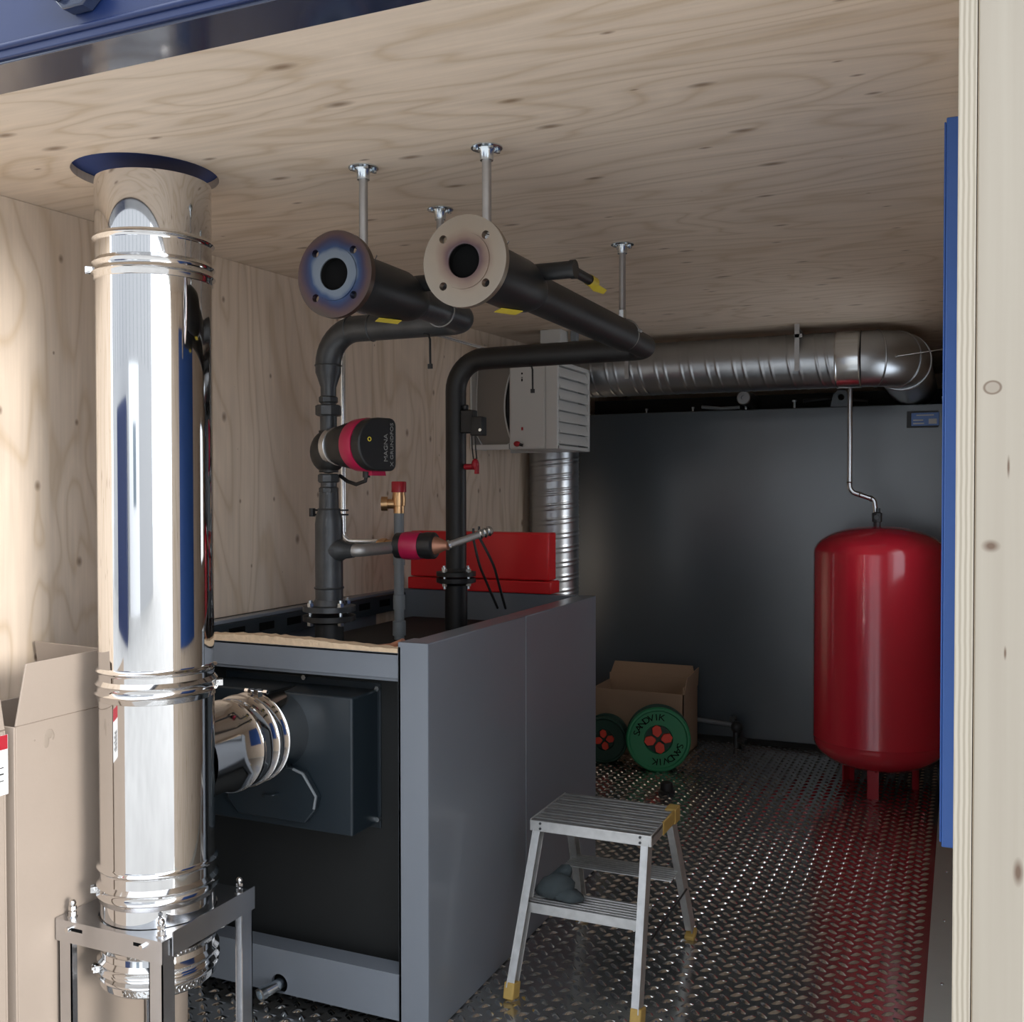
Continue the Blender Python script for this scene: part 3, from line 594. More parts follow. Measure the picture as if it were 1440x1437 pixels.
# left pipe (A)
pa = thing('heating_pipe', 'left black iron heating pipe with blue-tinted flange and large pump riser', 'pipe', (-1.81, 2.7, 0.985))
add_flange('tempA', PAX, 2.0, PZ, pa)
B().lathe((PAX, 2.003, PZ), (0, 1, 0), [(0, 0.0368), (0.0155, 0.0368), (0.0156, 0)], 32, False).build('pipe_bore', 'bore', pa)
valve(pa, PAX, 2.0, PZ)
saddle(pa, PAX, 2.526, PZ, 0.043)
A1 = (-1.81, 2.70)
pth = fillet([(PAX, 2.30, PZ), (PAX, 2.70, PZ), (A1[0], A1[1], PZ), (A1[0], A1[1], 1.77)], [0.07, 0.105], 10)
b = B(); b.tube(pth[:-1], 0.040, 28); b.lathe((*A1, 1.90), (0, 0, -1), [(0, 0.040), (0.03, 0.040), (0.045, 0.034), (0.075, 0.0245), (0.13, 0.024)], 28)
b.ring((-1.65, 2.70, PZ), (1, 0, 0), 0.040, 0.003, 28, 6); b.ring((-1.73, 2.70, PZ), (1, 0, 0), 0.040, 0.003, 28, 6); b.ring((*A1, 1.892), (0, 0, 1), 0.040, 0.003, 28, 6)
b.build('upper_pipe', 'iron', pa)
def nut(b, x, y, z0, z1, r): b.lathe((x, y, z0), (0, 0, 1), [(0, r*0.86), (0.004, r), (z1-z0-0.004, r), (z1-z0, r*0.86)], 8)
b = B(); nut(b, *A1, 1.775, 1.797, 0.030); nut(b, *A1, 1.735, 1.770, 0.041); b.cyl((*A1, 1.69), (*A1, 1.74), 0.026, n=20); b.build('pump_union', 'iron', pa, sharp=20)
b = B(); nut(b, *A1, 1.528, 1.556, 0.034); b.cyl((*A1, 1.42), (*A1, 1.53), 0.025, n=20); nut(b, *A1, 1.495, 1.515, 0.031); b.build('pump_union', 'iron', pa, sharp=20)
b = B(); b.lathe((*A1, 1.16), (0, 0, 1), [(0, 0.043), (0.24, 0.043), (0.265, 0.040), (0.29, 0.031), (0.335, 0.030), (0.345, 0.027)], 32)
b.ring((*A1, 1.20), (0, 0, 1), 0.043, 0.004, 28, 6); b.ring((*A1, 1.445), (0, 0, 1), 0.033, 0.003, 28, 6)
b.lathe((*A1, 1.318), (1, 0, 0), [(0.02, 0.038), (0.045, 0.034), (0.06, 0.026), (0.09, 0.022)], 24); b.build('riser_pipe', 'iron', pa)
b = B()
for zz in (1.442, 1.428): b.tube([(A1[0]-0.058, A1[1], zz), (A1[0]+0.052, A1[1]+0.03, zz)], 0.003, 6)
b.cyl((A1[0]-0.062, A1[1]-0.0, 1.422), (A1[0]-0.062, A1[1], 1.448), 0.010, n=8); b.build('cable_tie', 'rubber', pa)
b = B(); b.lathe((*A1, 1.128), (0, 0, 1), [(0, 0.082), (0.016, 0.082), (0.018, 0.052), (0.035, 0.045)], 40); b.build('riser_flange', 'iron', pa)
b = B(); b.lathe((*A1, 1.098), (0, 0, 1), [(-0.112, 0.045), (-0.01, 0.045), (0, 0.082), (0.016, 0.082), (0.018, 0.05)], 40); b.build('boiler_flange', 'irondk', pa)
for k_ in range(4):
    a = PI/4+k_*PI/2+0.35; px_, py_ = A1[0]+0.067*math.cos(a), A1[1]+0.067*math.sin(a)
    b = B(); b.cyl((px_, py_, 1.085), (px_, py_, 1.165), 0.006, n=8); b.cyl((px_, py_, 1.086), (px_, py_, 1.098), 0.0105, n=6); b.cyl((px_, py_, 1.145), (px_, py_, 1.156), 0.0105, n=6); b.build('flange_bolt', 'zinc', pa)
# right pipe (B)
pb = thing('heating_pipe', 'right black heating pipe with straw-coloured flange, crossing over and dropping behind', 'pipe', (-1.73, 3.42, 0.985))
add_flange('tempB', PBX, 2.0, PZ, pb)
B().lathe((PBX, 2.003, PZ), (0, 1, 0), [(0, 0.0368), (0.0155, 0.0368), (0.0156, 0)], 32, False).build('pipe_bore', 'bore', pb)
valve(pb, PBX, 2.0, PZ)
b = B(); b.cyl((PBX, 2.30, PZ), (PBX, 3.17, PZ-0.003), 0.049, n=32); b.build('pipe_sleeve', 'irondk', pb)
saddle(pb, PBX, 3.15, PZ, 0.049)
C1 = (-1.73, 3.42)
pth = fillet([(PBX, 3.1, PZ-0.004), (PBX, 3.42, PZ-0.008), (C1[0], C1[1], PZ-0.012), (C1[0], C1[1], 1.20)], [0.06, 0.115], 10)
B().tube(pth, [0.040]*14+[0.0385]*(len(pth)-14), 28).build('cross_pipe', 'irondk', pb)
b = B(); b.lathe((*C1, 1.185), (0, 0, 1), [(0, 0.074), (0.016, 0.074), (0.018, 0.045), (0.03, 0.04)], 36); b.build('riser_flange', 'irondk', pb)
b = B(); b.lathe((*C1, 1.15), (0, 0, 1), [(-0.164, 0.042), (0, 0.042), (0.012, 0.074), (0.028, 0.074)], 36); b.build('boiler_flange', 'rubber', pb)
for k_ in range(4):
    a = PI/4+k_*PI/2+0.5; px_, py_ = C1[0]+0.062*math.cos(a), C1[1]+0.062*math.sin(a)
    b = B(); b.cyl((px_, py_, 1.14), (px_, py_, 1.22), 0.006, n=8); b.cyl((px_, py_, 1.203), (px_, py_, 1.214), 0.0105, n=6); b.cyl((px_, py_, 1.150), (px_, py_, 1.160), 0.0105, n=6); b.build('flange_bolt', 'zinc', pb)
# dangling strap ends
for (x, y, z0, z1, par, lab) in ((-1.43, 2.66, 1.958, 1.872, pa, ''), (-1.40, 3.37, 1.945, 1.862, pb, '')):
    b = B(); b.tube([(x-0.02, y, z0+0.004), (x-0.004, y, z0), (x, y, z0-0.012), (x+0.001, y, z1)], 0.0035, 8); b.box(x-0.006, x+0.007, y-0.004, y+0.004, z1-0.012, z1+0.002); b.build('strap_end', 'rubber', par)
# thermostat strapped to the rear riser
b = B(); b.box(-1.695, -1.645, 3.385, 3.43, 1.715, 1.80); b.box(-1.655, -1.607, 3.385, 3.43, 1.705, 1.775); b.cyl((-1.68, 3.40, 1.80), (-1.68, 3.40, 1.82), 0.012, n=12); th = b.build('thermostat', 'blackp', pb, bevel=0.004)
B().cyl((-1.612, 3.384, 1.725), (-1.612, 3.380, 1.725), 0.006, n=12).build('thermostat_screw', 'zinc', th)
b = B()
for q in (0, 0.014): b.tube([(-1.655+q, 3.40, 1.706), (-1.653+q, 3.40, 1.66), (-1.648+q, 3.40, 1.62)], 0.0028, 6)
b.build('sensor_wire', 'rubber', th)
b = B(); b.cyl((-1.70, 3.42, 1.592), (-1.655, 3.42, 1.592), 0.011, n=12); b.sphere((-1.645, 3.41, 1.60), 0.017, 12, 8, (0.8, 1, 1.3)); b.box(-1.645, -1.633, 3.40, 3.42, 1.565, 1.60); b.build('vent_valve', 'redp', pb, bevel=0.002)

# ------------------------------------------------------------------ large circulation pump
pu = thing('circulation_pump', 'large black circulation pump with crimson ring on the left riser', 'pump', (-1.81, 2.70, 1.62))
b = B(); b.sphere((*A1, 1.625), 0.062, 24, 14, (0.95, 0.9, 1.1)); b.lathe((*A1, 1.56), (0, 0, 1), [(0, 0.03), (0.13, 0.03)], 20); b.build('volute', 'irondk', pu)
ax = Vector((0.94, -0.342, 0)).normalized(); P0 = Vector((*A1, 1.640)); uu = Vector((0.342, 0.94, 0)).normalized(); vv = Vector((0, 0, 1))
B().lathe(P0, ax, [(0.025, 0.054), (0.028, 0.060), (0.05, 0.060), (0.053, 0.054)], 40).build('clamp_band', 'stain', pu)
B().lathe(P0, ax, [(0.0, 0.045), (0.048, 0.054), (0.07, 0.062), (0.12, 0.071), (0.18, 0.075)], 40).build('motor', 'blackp', pu)
P0 = P0 + ax*0.018
def dshape(w, h, off=0.0):
    pts = []
    for i in range(13): t = PI/2+PI*i/12; pts.append((off+w*0.93*math.cos(t), h*math.sin(t)))
    for i in range(5): t = -PI/2+PI/2*i/4; pts.append((off+w*0.55+0.022*math.cos(t), -h+0.022+0.022*math.sin(t)))
    for i in range(5): t = PI/2*i/4; pts.append((off+w*0.55+0.022*math.cos(t), h-0.022+0.022*math.sin(t)))
    return pts
b = B(); b.lathe(P0, ax, [(0.135, 0.0765), (0.14, 0.079), (0.185, 0.0805), (0.19, 0.078)], 48)
b.prism(P0+ax*0.165-vv*0.092-uu*0.0, uu, vv, [(0.0, 0), (0.055, 0), (0.05, 0.02), (0.0, 0.02)], 0.03); b.build('crimson_ring', 'pink', pu)
hd_ = B().prism(P0+ax*0.188, uu, vv, dshape(0.082, 0.079), 0.042).build('control_head', 'blackp', pu, bevel=0.006, seg=3)
F = P0+ax*0.2305
b = B(); text_into(b, 'X GRUNDFOS', F+uu*0.049, -vv*-1, -uu, 0.0165, 0.0004, 1.25); b.build('lettering', 'greyprint', hd_)
b = B(); text_into(b, 'MAGNA', F+uu*0.026-vv*0.010, vv, -uu, 0.0200, 0.0004, 1.15); b.build('lettering', 'greyprint', hd_)
b = B(); b.ring(F-uu*0.036+vv*0.014, ax, 0.0055, 0.0016, 20, 6); b.build('status_light', 'yellow', hd_)
b = B(); b.tube([tuple(P0+ax*0.17-vv*0.088), tuple(P0+ax*0.165-vv*0.108), tuple(P0+ax*0.12-vv*0.118), tuple(P0+ax*0.05-vv*0.108+uu*0.02), tuple(P0-vv*0.09+uu*0.03)], 0.006, 8); b.cyl(P0+ax*0.17-vv*0.098, P0+ax*0.17-vv*0.072, 0.011, n=12); b.build('pump_cable', 'rubber', pu)

# ------------------------------------------------------------------ small pump and its line
sp_ = thing('small_pump', 'small crimson and black pump on the short line between the risers', 'pump', (-1.60, 2.86, 1.33))
b = B(); b.tube(fillet([(-1.79, 2.70, 1.318), (-1.70, 2.70, 1.318), (-1.665, 2.84, 1.322)], 0.03, 6), 0.0195, 18); b.ring((-1.735, 2.70, 1.318), (1, 0, 0), 0.0195, 0.003, 20, 6); b.build('branch_elbow', 'galvpipe', sp_)
c0 = Vector((-1.60, 2.86, 1.328)); ax2 = Vector((1, 0.05, 0.02)).normalized()
b = B(); b.lathe(c0-ax2*0.125, ax2, [(0, 0.020), (0.015, 0.024), (0.03, 0.024), (0.031, 0.019), (0.05, 0.019), (0.06, 0.026), (0.07, 0.026)], 8); b.build('brass_union', 'brass', sp_)
B().lathe(c0-ax2*0.06, ax2, [(0, 0.032), (0.004, 0.041), (0.03, 0.042)], 32).build('pump_housing', 'blackp', sp_)
B().lathe(c0-ax2*0.032, ax2, [(0, 0.043), (0.012, 0.045), (0.05, 0.045), (0.062, 0.042)], 36).build('crimson_ring', 'pink', sp_)
B().lathe(c0+ax2*0.03, ax2, [(0, 0.040), (0.02, 0.043), (0.045, 0.042), (0.05, 0.036), (0.048, 0.018)], 32).build('motor_cap', 'blackp', sp_)
B().lathe(c0+ax2*0.078, ax2, [(0, 0.030), (0.02, 0.022), (0.035, 0.015), (0.045, 0.014)], 20).build('reducer', 'copper', sp_)
e0 = c0+ax2*0.12; e1 = Vector((-1.385, 2.96, 1.372))
b = B(); b.cyl(e0, e1, 0.0115, n=16); b.build('outlet_pipe', 'galvpipe', sp_)
d = (e1-e0).normalized(); b = B()
for q in (-0.03, -0.015, 0.0): b.lathe(e1+d*q, d, [(0, 0.013), (0.004, 0.017), (0.0145, 0.0125)], 16)
b.build('end_fitting', 'zinc', sp_); B().cyl(e0, e0+d*0.008, 0.016, n=12).build('compression_ring', 'zinc', sp_)
for (q, sh) in ((-0.05, 0.0), (-0.03, 0.03)):
    s0 = e1+d*q; b = B(); b.cyl(s0+Vector((0, 0, 0.008)), s0+Vector((0, 0, 0.026)), 0.004, n=8)
    b.tube(fillet([s0-Vector((0, 0, 0.008)), s0+Vector((0.01+sh, 0.02, -0.09)), (-1.46+sh, 3.20, 1.10)], 0.1, 8), 0.0042, 8); b.build('pump_cable', 'rubber', sp_)

# ------------------------------------------------------------------ safety valve
sv = thing('safety_valve', 'brass safety valve with red cap on a grey upright pipe', 'valve', (-1.79, 3.1, 0.985))
b = B(); b.cyl((-1.79, 3.1, 0.986), (-1.79, 3.1, 1.44), 0.0175, n=24)
for zz, rr in ((1.0, 0.023), (1.09, 0.021), (1.245, 0.0205)): b.lathe((-1.79, 3.1, zz), (0, 0, 1), [(0, rr), (0.05, rr), (0.053, 0.0175)], 24)
b.build('stand_pipe', 'pvc', sv)
b = B(); b.lathe((-1.79, 3.1, 1.425), (0, 0, 1), [(0, 0.019), (0.025, 0.019), (0.026, 0.023), (0.05, 0.024), (0.075, 0.021)], 20); b.cyl((-1.79, 3.1, 1.458), (-1.833, 3.08, 1.458), 0.017, n=16); b.cyl((-1.825, 3.084, 1.458), (-1.845, 3.075, 1.458), 0.025, n=20); b.build('valve_body', 'brass', sv)
B().lathe((-1.79, 3.1, 1.498), (0, 0, 1), [(0, 0.026), (0.034, 0.026), (0.037, 0.024), (0.037, 0.0)], 20).build('valve_cap', 'redp', sv)
# thin bright pipe behind the riser
tag(B().tube(fillet([(-1.76, 2.92, 1.335), (-1.888, 2.9, 1.335), (-1.888, 2.9, 2.115), (-1.888, 4.35, 2.118), (-1.90, 4.50, 2.118)], [0.035, 0.04, 0.05], 6), 0.0092, 14).build('water_pipe', mat('pale_press_pipe', (0.85, 0.85, 0.83), 0.22, 0.8), base=(-1.888, 2.9, 1.33)), 'thin pale pipe running down behind the left riser', 'pipe')

# ------------------------------------------------------------------ unit heater
uh = thing('unit_heater', 'white louvred unit heater hung near the rear left corner', 'heater', (-1.825, 4.62, 1.695))
B().box(-1.948, -1.762, 4.40, 4.85, 1.697, 2.105).build('casing', 'white', uh, bevel=0.012, seg=3)
b = B(); b.box(-1.762, -1.704, 4.405, 4.845, 2.085, 2.105); b.box(-1.762, -1.704, 4.405, 4.845, 1.697, 1.715); b.box(-1.762, -1.704, 4.40, 4.425, 1.697, 2.105); b.box(-1.762, -1.704, 4.825, 4.85, 1.697, 2.105); b.box(-1.764, -1.758, 4.42, 4.83, 1.71, 2.09); b.build('louvre_frame', 'white', uh, bevel=0.004)
for i in range(7):
    z = 1.722+i*0.0515
    B().prism((0, 4.427, z), (1, 0, 0), (0, 0, 1), [(-1.718, 0.0485), (-1.700, 0.006), (-1.701, 0.0), (-1.709, 0.004), (-1.724, 0.046)], -0.396).build('louvre', 'white', uh)
B().box(-1.995, -1.95, 4.46, 4.80, 1.735, 2.075).build('fan_housing', 'rubber', uh, bevel=0.01)
LX = lw(4.44)+0.012
bow = [(-1.952-0.040*math.sin(PI*k/14)**0.8, 1.735+0.34*k/14) for k in range(15)]
lft = [(LX+0.006*(1-math.sin(PI*k/8)), 1.76+0.32*k/8) for k in range(9)]
B().prism((0, 4.452, 0), (1, 0, 0), (0, 0, 1), [(LX+0.03, 1.722), (-1.975, 1.722)]+bow+[(-1.955, 2.10), (LX+0.01, 2.10)]+lft[::-1], -0.006).build('back_plate', mat('satin_grey_beige', (0.24, 0.22, 0.20), 0.3, 0.4), uh)
b = B(); b.tube([(x, 4.449, z) for x, z in [(-1.975, 1.722)]+bow], 0.0045, 8); b.tube([(x, 4.449, z) for x, z in [(LX+0.03, 1.722)]+lft], 0.003, 8); b.build('plate_rim', 'white', uh)
b = B(); b.box(lw(4.42)+0.002, -1.95, 4.405, 4.43, 1.697, 1.722); b.box(lw(4.42)+0.001, lw(4.42)+0.010, 4.40, 4.86, 1.70, 2.10); b.box(lw(4.42)+0.002, -1.95, 4.405, 4.43, 2.085, 2.10); b.box(lw(4.42)+0.003, -1.955, 4.82, 4.845, 1.697, 1.722); b.build('wall_bracket', 'white', uh, bevel=0.002)
b = B()
for i, h in enumerate((0.012, 0.005, 0.018)): b.box(-1.884, -1.877, 4.3985, 4.4005, 2.045-i*0.016, 2.045-i*0.016+h*0.7)
b.build('printed_mark', 'bore', uh)
B().box(-1.884, -1.875, 4.3985, 4.4005, 1.785, 1.80).build('printed_mark', 'redp', uh)
b = B(); b.sphere((-1.90, 4.385, 1.722), 0.013, 12, 8, (1.3, 1, 1)); vv_ = b.build('drain_knob', 'redp', uh)
B().cyl((-1.888, 4.385, 1.72), (-1.872, 4.39, 1.715), 0.007, n=10).build('drain_stub', 'rubber', vv_)
tag(B().box(-1.872, -1.764, 4.60, 4.70, 2.215, 2.2795).build('junction_box', 'white', base=(-1.82, 4.65, 2.2795), bevel=0.004), 'small white box fixed to the ceiling behind the cross pipe', 'junction box')
tag(B().box(-1.745, -1.715, 4.68, 4.72, 2.23, 2.2795).build('cable_clip', 'pvc', base=(-1.73, 4.7, 2.2795), bevel=0.003), 'tiny grey block on the ceiling beside the small white box', 'clip')

# ------------------------------------------------------------------ spiral ventilation duct
DY, DZ, DR = 5.05, 2.118, 0.130
du = thing('ventilation_duct', 'galvanised spiral duct running along under the ceiling at the rear', 'duct', (-1.2, DY, DZ))
def spiral(o, axis, length, r, pitch, ridges, par, name='spiral_duct', step=0.004, n=56, h=0.0022):
    u, v, a = frame(axis); o = Vector(o); N = int(length/step)
    vs = []; fs = []
    for i in range(N+1):
        t = length*i/N
        for k in range(n):
            th_ = 2*PI*k/n; ph = (t/pitch - k/n) % 1.0; rr = r
            for q in ridges:
                dd = abs((ph-q+0.5) % 1.0-0.5)*pitch
                if dd < 0.008: rr = r + h*0.5*(1+math.cos(PI*dd/0.008))
            vs.append(tuple(o + a*t + (u*math.cos(th_)+v*math.sin(th_))*rr - Vector(BASE[par.name])))
    for i in range(N):
        for k in range(n): j = (k+1) % n; fs.append((i*n+k, i*n+j, (i+1)*n+j, (i+1)*n+k))
    me = bpy.data.meshes.new(name); me.from_pydata(vs, [], fs); me.materials.append(M['duct']); me.shade_smooth()
    ob = bpy.data.objects.new(name, me); COL.objects.link(ob); ob.parent = par; return ob
spiral((-1.84, DY, DZ), (1, 0, 0), 1.305, DR, 0.128, (0.0, 0.36), du)
b = B(); b.lathe((-0.545, DY, DZ), (1, 0, 0), [(0, DR+0.002), (0.006, DR+0.006), (0.012, DR+0.003), (0.105, DR+0.003), (0.108, DR+0.006), (0.112, DR+0.001)], 56, False); b.build('duct_collar', mat('bright_galvanised_collar', (0.68, 0.70, 0.71), 0.22, 1.0), du)
Rb = 0.165; ce = Vector((-0.435, DY+Rb, DZ)); path = []
for i in range(13): t = PI/2*i/12; path.append((ce.x+Rb*math.sin(t), ce.y-Rb*math.cos(t), DZ))
b = B(); b.tube(path+[(ce.x+Rb, 6.9, DZ)], DR, 48, False)
for t in (PI/10*1.3, PI/10*3.4): b.ring((ce.x+Rb*math.sin(t), ce.y-Rb*math.cos(t), DZ), (math.cos(t), math.sin(t), 0), DR+0.001, 0.004, 48, 6)
b.ring((ce.x+Rb, ce.y+0.03, DZ), (0, 1, 0), DR+0.003, 0.005, 48, 6); b.ring((ce.x+Rb, ce.y+0.10, DZ), (0, 1, 0), DR+0.001, 0.003, 48, 6); b.build('duct_elbow', 'duct', du)
pth = [(-1.975+0.16*(1-math.cos(t)), DY, DZ-0.16*(1-math.sin(t))) for t in [PI/2*i/8 for i in range(9)]]
b = B(); b.tube(pth[::-1], DR, 40, False); b.build('duct_elbow', 'duct', du)
spiral((-1.975, DY, 0.0), (0, 0, 1), 1.96, DR, 0.075, (0.0, 0.3), du, 'down_duct', 0.004)
for sx in (-0.72, -1.545):
    b = B(); b.box(sx, sx+0.022, DY-0.137, DY-0.134, 2.06, 2.279); b.box(sx-0.002, sx+0.035, DY-0.137, DY-0.132, 2.215, 2.232) if sx > -1 else None
    b.box(sx, sx+0.022, DY-0.134, DY+0.13, 2.252, 2.256)
    b.build('duct_strap', 'galvpipe', du)
b = B(); b.tube([(-0.275, 4.905, 2.105), (-0.02, 4.98, 2.14)], 0.0022, 6); b.sphere((-0.275, 4.905, 2.105), 0.006, 8, 6); tag(b.build('sensor_wire', 'galvpipe', base=(-0.275, 4.905, 2.105)), 'thin wire from the duct elbow to the right wall', 'wire')

# ------------------------------------------------------------------ silo filling the rear
si = thing('storage_silo', 'large dark grey steel silo spanning the rear of the room', 'silo', (-1.05, 6.6, 0))
SW0, SW1 = -2.27, -0.012
B().box(SW0, SW1, 6.13, 7.2, 0.02, 1.985).build('silo_wall', 'silo', si, bevel=0.006)
B().box(SW0, SW1, 6.115, 6.13, 0.0, 0.03).build('base_trim', 'black', si)
for lx in (-2.03+0.09, -0.66+0.02, -1.2, -0.18):
    b = B()
    if lx in (-1.94, -0.64):
        b.holed((lx, 6.16, 1.985), (1, 0, 0), (0, 0, 1), [(-0.06, 0), (0.06, 0), (0.045, 0.07), (0.02, 0.095), (-0.02, 0.095), (-0.045, 0.07)], [(0, 0.055, 0.018, 16)], -0.012); b.build('lifting_lug', 'silo', si)
for (lx, r_, z_) in ((-1.79, 0.011, 2.0), (-1.50, 0.011, 2.0), (-0.90, 0.014, 2.02), (-0.10, 0.010, 2.01), (-1.18, 0.009, 1.99)):
    b = B(); b.cyl((lx, 6.15, 1.98), (lx, 6.15, z_+0.012), r_*0.6, n=8); b.cyl((lx, 6.15, z_), (lx, 6.15, z_+0.012), r_, n=6); b.build('lid_bolt', 'zinc', si)
b = B(); b.lathe((-1.19, 6.12, 2.055), (0, 1, 0), [(0, 0.014), (0, 0.036), (0.006, 0.042), (0.30, 0.042)], 28, False); b.cyl((-1.19, 6.13, 2.055), (-1.19, 6.135, 2.055), 0.014, n=12); b.build('filler_stub', 'duct', si)
b = B(); b.tube([(-1.22, 6.16, 2.0), (-1.33, 6.16, 1.997), (-1.45, 6.17, 2.012)], 0.011, 10); b.build('hose_end', 'pvc', si)
b = B(); b.tube([(-0.86, 6.22, 2.03), (-0.7, 6.25, 2.045), (-0.5, 6.25, 2.02)], 0.012, 8); b.build('lid_cable', 'rubber', si)
b = B(); b.box(SW0+0.02, SW1-0.02, 6.5, 6.52, 1.985, 2.10); b.build('lid_rib', 'black', si)
pl_ = B().box(-0.285, -0.122, 6.120, 6.1305, 1.852, 1.945).build('label_backing', 'blackp', si)
lb2 = B().box(-0.262, -0.118, 6.1165, 6.121, 1.862, 1.935).build('label_plate', 'label', si, bevel=0.004)
b = B(); b.box(-0.235, -0.145, 6.1155, 6.1168, 1.917, 1.924); b.box(-0.252, -0.200, 6.1155, 6.1168, 1.890, 1.897); b.box(-0.252, -0.195, 6.1155, 6.1168, 1.872, 1.879); b.box(-0.172, -0.130, 6.1155, 6.1168, 1.872, 1.900); b.build('label_print', 'whitep', lb2)
# low pipe with a drain cock in front of the silo
fp = thing('floor_pipe', 'thin dark pipe with a drain cock low in front of the silo', 'pipe', (-1.3, 6.0, 0))
b = B(); b.tube([(-1.62, 6.02, 0.15), (-1.20, 6.0, 0.13)], 0.014, 10); b.build('pipe', 'pvc', fp)
b = B(); b.cyl((-1.20, 6.0, 0.0), (-1.20, 6.0, 0.15), 0.02, n=12); b.sphere((-1.20, 6.0, 0.12), 0.035, 12, 8); b.cyl((-1.22, 5.97, 0.17), (-1.22, 6.02, 0.17), 0.018, n=10); b.cyl((-1.18, 5.97, 0.055), (-1.13, 5.94, 0.05), 0.018, n=10); b.build('drain_cock', 'iron', fp)

# ------------------------------------------------------------------ expansion vessel
TX, TY, TR = -0.378, 5.45, 0.316
tk = thing('expansion_vessel', 'big glossy red expansion vessel on three legs by the right wall', 'pressure vessel', (TX, TY, 0))
prof = [(0.105, 0.0)]
for i in range(1, 11): t = PI/2*i/10; prof.append((0.105+0.145*(1-math.cos(t)), TR*math.sin(t)**0.92))
prof += [(0.262, TR), (0.264, TR+0.0015), (0.268, TR), (1.19, TR)]
for i in range(9, -1, -1): t = PI/2*i/10; prof.append((1.19+0.135*math.cos(t)**1.0 if False else 1.325-0.135*(1-math.cos(t)), TR*math.sin(t)**0.92 if i else 0.0))
B().lathe((TX, TY, 0), (0, 0, 1), prof, 72, False).build('vessel', 'red', tk, sharp=50)
for ang in (-93, 27, 147):
    a = math.radians(ang); cx, cy = TX+0.195*math.cos(a), TY+0.195*math.sin(a); R3 = Matrix.Rotation(a+PI/2, 3, 'Z')
    b = B(); b.box(cx-0.027, cx+0.027, cy-0.004, cy+0.004, 0.0, 0.19, R3); b.box(cx-0.027, cx-0.021, cy-0.004, cy+0.03, 0.0, 0.19, R3, (cx, cy, 0.095)); b.build('leg', 'redp', tk)
B().cyl((TX+0.0, TY-0.19, 0.155), (TX+0.01, TY-0.205, 0.14), 0.012, n=12).build('fill_valve', 'redp', tk)
tp = thing('tank_connection', 'bright steel pipe dropping from the duct to the red vessel', 'pipe', (-0.40, 5.45, 1.33))
b = B(); b.tube(fillet([(-0.520, 5.42, 2.2795), (-0.520, 5.42, 1.50), (-0.405, 5.45, 1.458), (-0.392, 5.45, 1.36)], [0.04, 0.025], 7), 0.0125, 16); b.build('steel_pipe', 'stain', tp)
b = B()
for z in (1.545, 2.10): b.ring((-0.52, 5.42, z), (0, 0, 1), 0.0125, 0.004, 20, 6)
b.ring((-0.475, 5.432, 1.484), (-0.9, -0.2, 0.4), 0.0125, 0.004, 20, 6); b.ring((-0.42, 5.447, 1.463), (-0.9, -0.2, 0.3), 0.0125, 0.004, 20, 6); b.build('press_ring', 'stain', tp)
b = B(); b.lathe((-0.39, 5.45, 1.315), (0, 0, 1), [(0, 0.017), (0.03, 0.017), (0.032, 0.024), (0.075, 0.024), (0.08, 0.015), (0.10, 0.014)], 8); b.cyl((-0.39, 5.41, 1.37), (-0.39, 5.49, 1.37), 0.012, n=10); b.build('cap_valve', 'iron', tp)

# ------------------------------------------------------------------ hose reels, card box, rubber foot
def reel(name, label, c, nrm, R, depth, mface, marm, mrim, letters):
    c = Vector(c); n = Vector(nrm).normalized(); u = Vector((0, 0, 1)).cross(n).normalized(); v = n.cross(u)
    t = thing(name, label, 'reel', (c.x, c.y, c.z-R), None)
    b = B(); b.lathe(c-n*depth, n, [(0, R*0.8), (0.01, R), (0.025, R), (0.03, R*0.72), (depth-0.03, R*0.72), (depth-0.02, R*0.8)], 48); b.build('drum', mrim, t)
    b = B(); b.lathe(c-n*0.022, n, [(0, R*0.7), (0.0, R), (0.016, R), (0.022, R*0.96), (0.022, R*0.90), (0.016, R*0.87), (0.014, R*0.45), (0.002, R*0.42), (0.0, 0.0)], 56, False); fo = b.build('front_disc', mface, t)
    for k_ in range(4):
        a = math.radians(100+90*k_); d_ = u*math.cos(a)+v*math.sin(a); s_ = -u*math.sin(a)+v*math.cos(a)
        q = [(-0.13, -0.03), (-0.02, -0.145), (0.16, -0.135), (0.24, 0.0), (0.16, 0.135), (-0.02, 0.145), (-0.13, 0.03)]
        B().prism(c+d_*R*0.21-n*0.016, d_, s_, [(x*R, y*R) for x, y in q], 0.014).build('petal', marm, t, bevel=0.003)
    if letters:
        b = B()
        for word, a0 in (('SANDVIK', 165), ('SANDVIK', -15)):
            for i, ch in enumerate(word):
                a = math.radians(a0-14*i); d_ = u*math.cos(a)+v*math.sin(a); s_ = u*math.sin(a)-v*math.cos(a)
                text_into(b, ch, c+d_*R*0.68-n*0.0065, s_, d_, R*0.29, 0.0012, 1.15)
        b.build('lettering', 'bore', fo)
    return t
reel('tool_reel', 'green disc lying upright with four orange-red petals and black lettering', (-1.478, 5.31, 0.172), (0.28, -0.95, 0.05), 0.172, 0.14, 'green', 'orange', 'greend', True)
reel('tool_reel', 'smaller dark green disc with orange-red petals, half hidden by the boiler', (-1.80, 5.36, 0.128), (0.20, -0.97, 0.05), 0.128, 0.14, 'greend', 'orange', 'greend', False)
bC = thing('cardboard_box', 'shadowed open cardboard box behind the green reels', 'box', (-1.68, 5.78, 0))
x0, x1, y0, y1, w = -1.96, -1.42, 5.62, 5.95, 0.006
b = B(); b.box(x0, x1, y0, y0+w, 0, 0.36); b.box(x0, x1, y1-w, y1, 0, 0.40); b.box(x0, x0+w, y0, y1, 0, 0.36); b.box(x1-w, x1, y0, y1, 0, 0.40); b.box(x0, x1, y0, y1, 0, 0.008); b.build('body', 'cardd', bC)
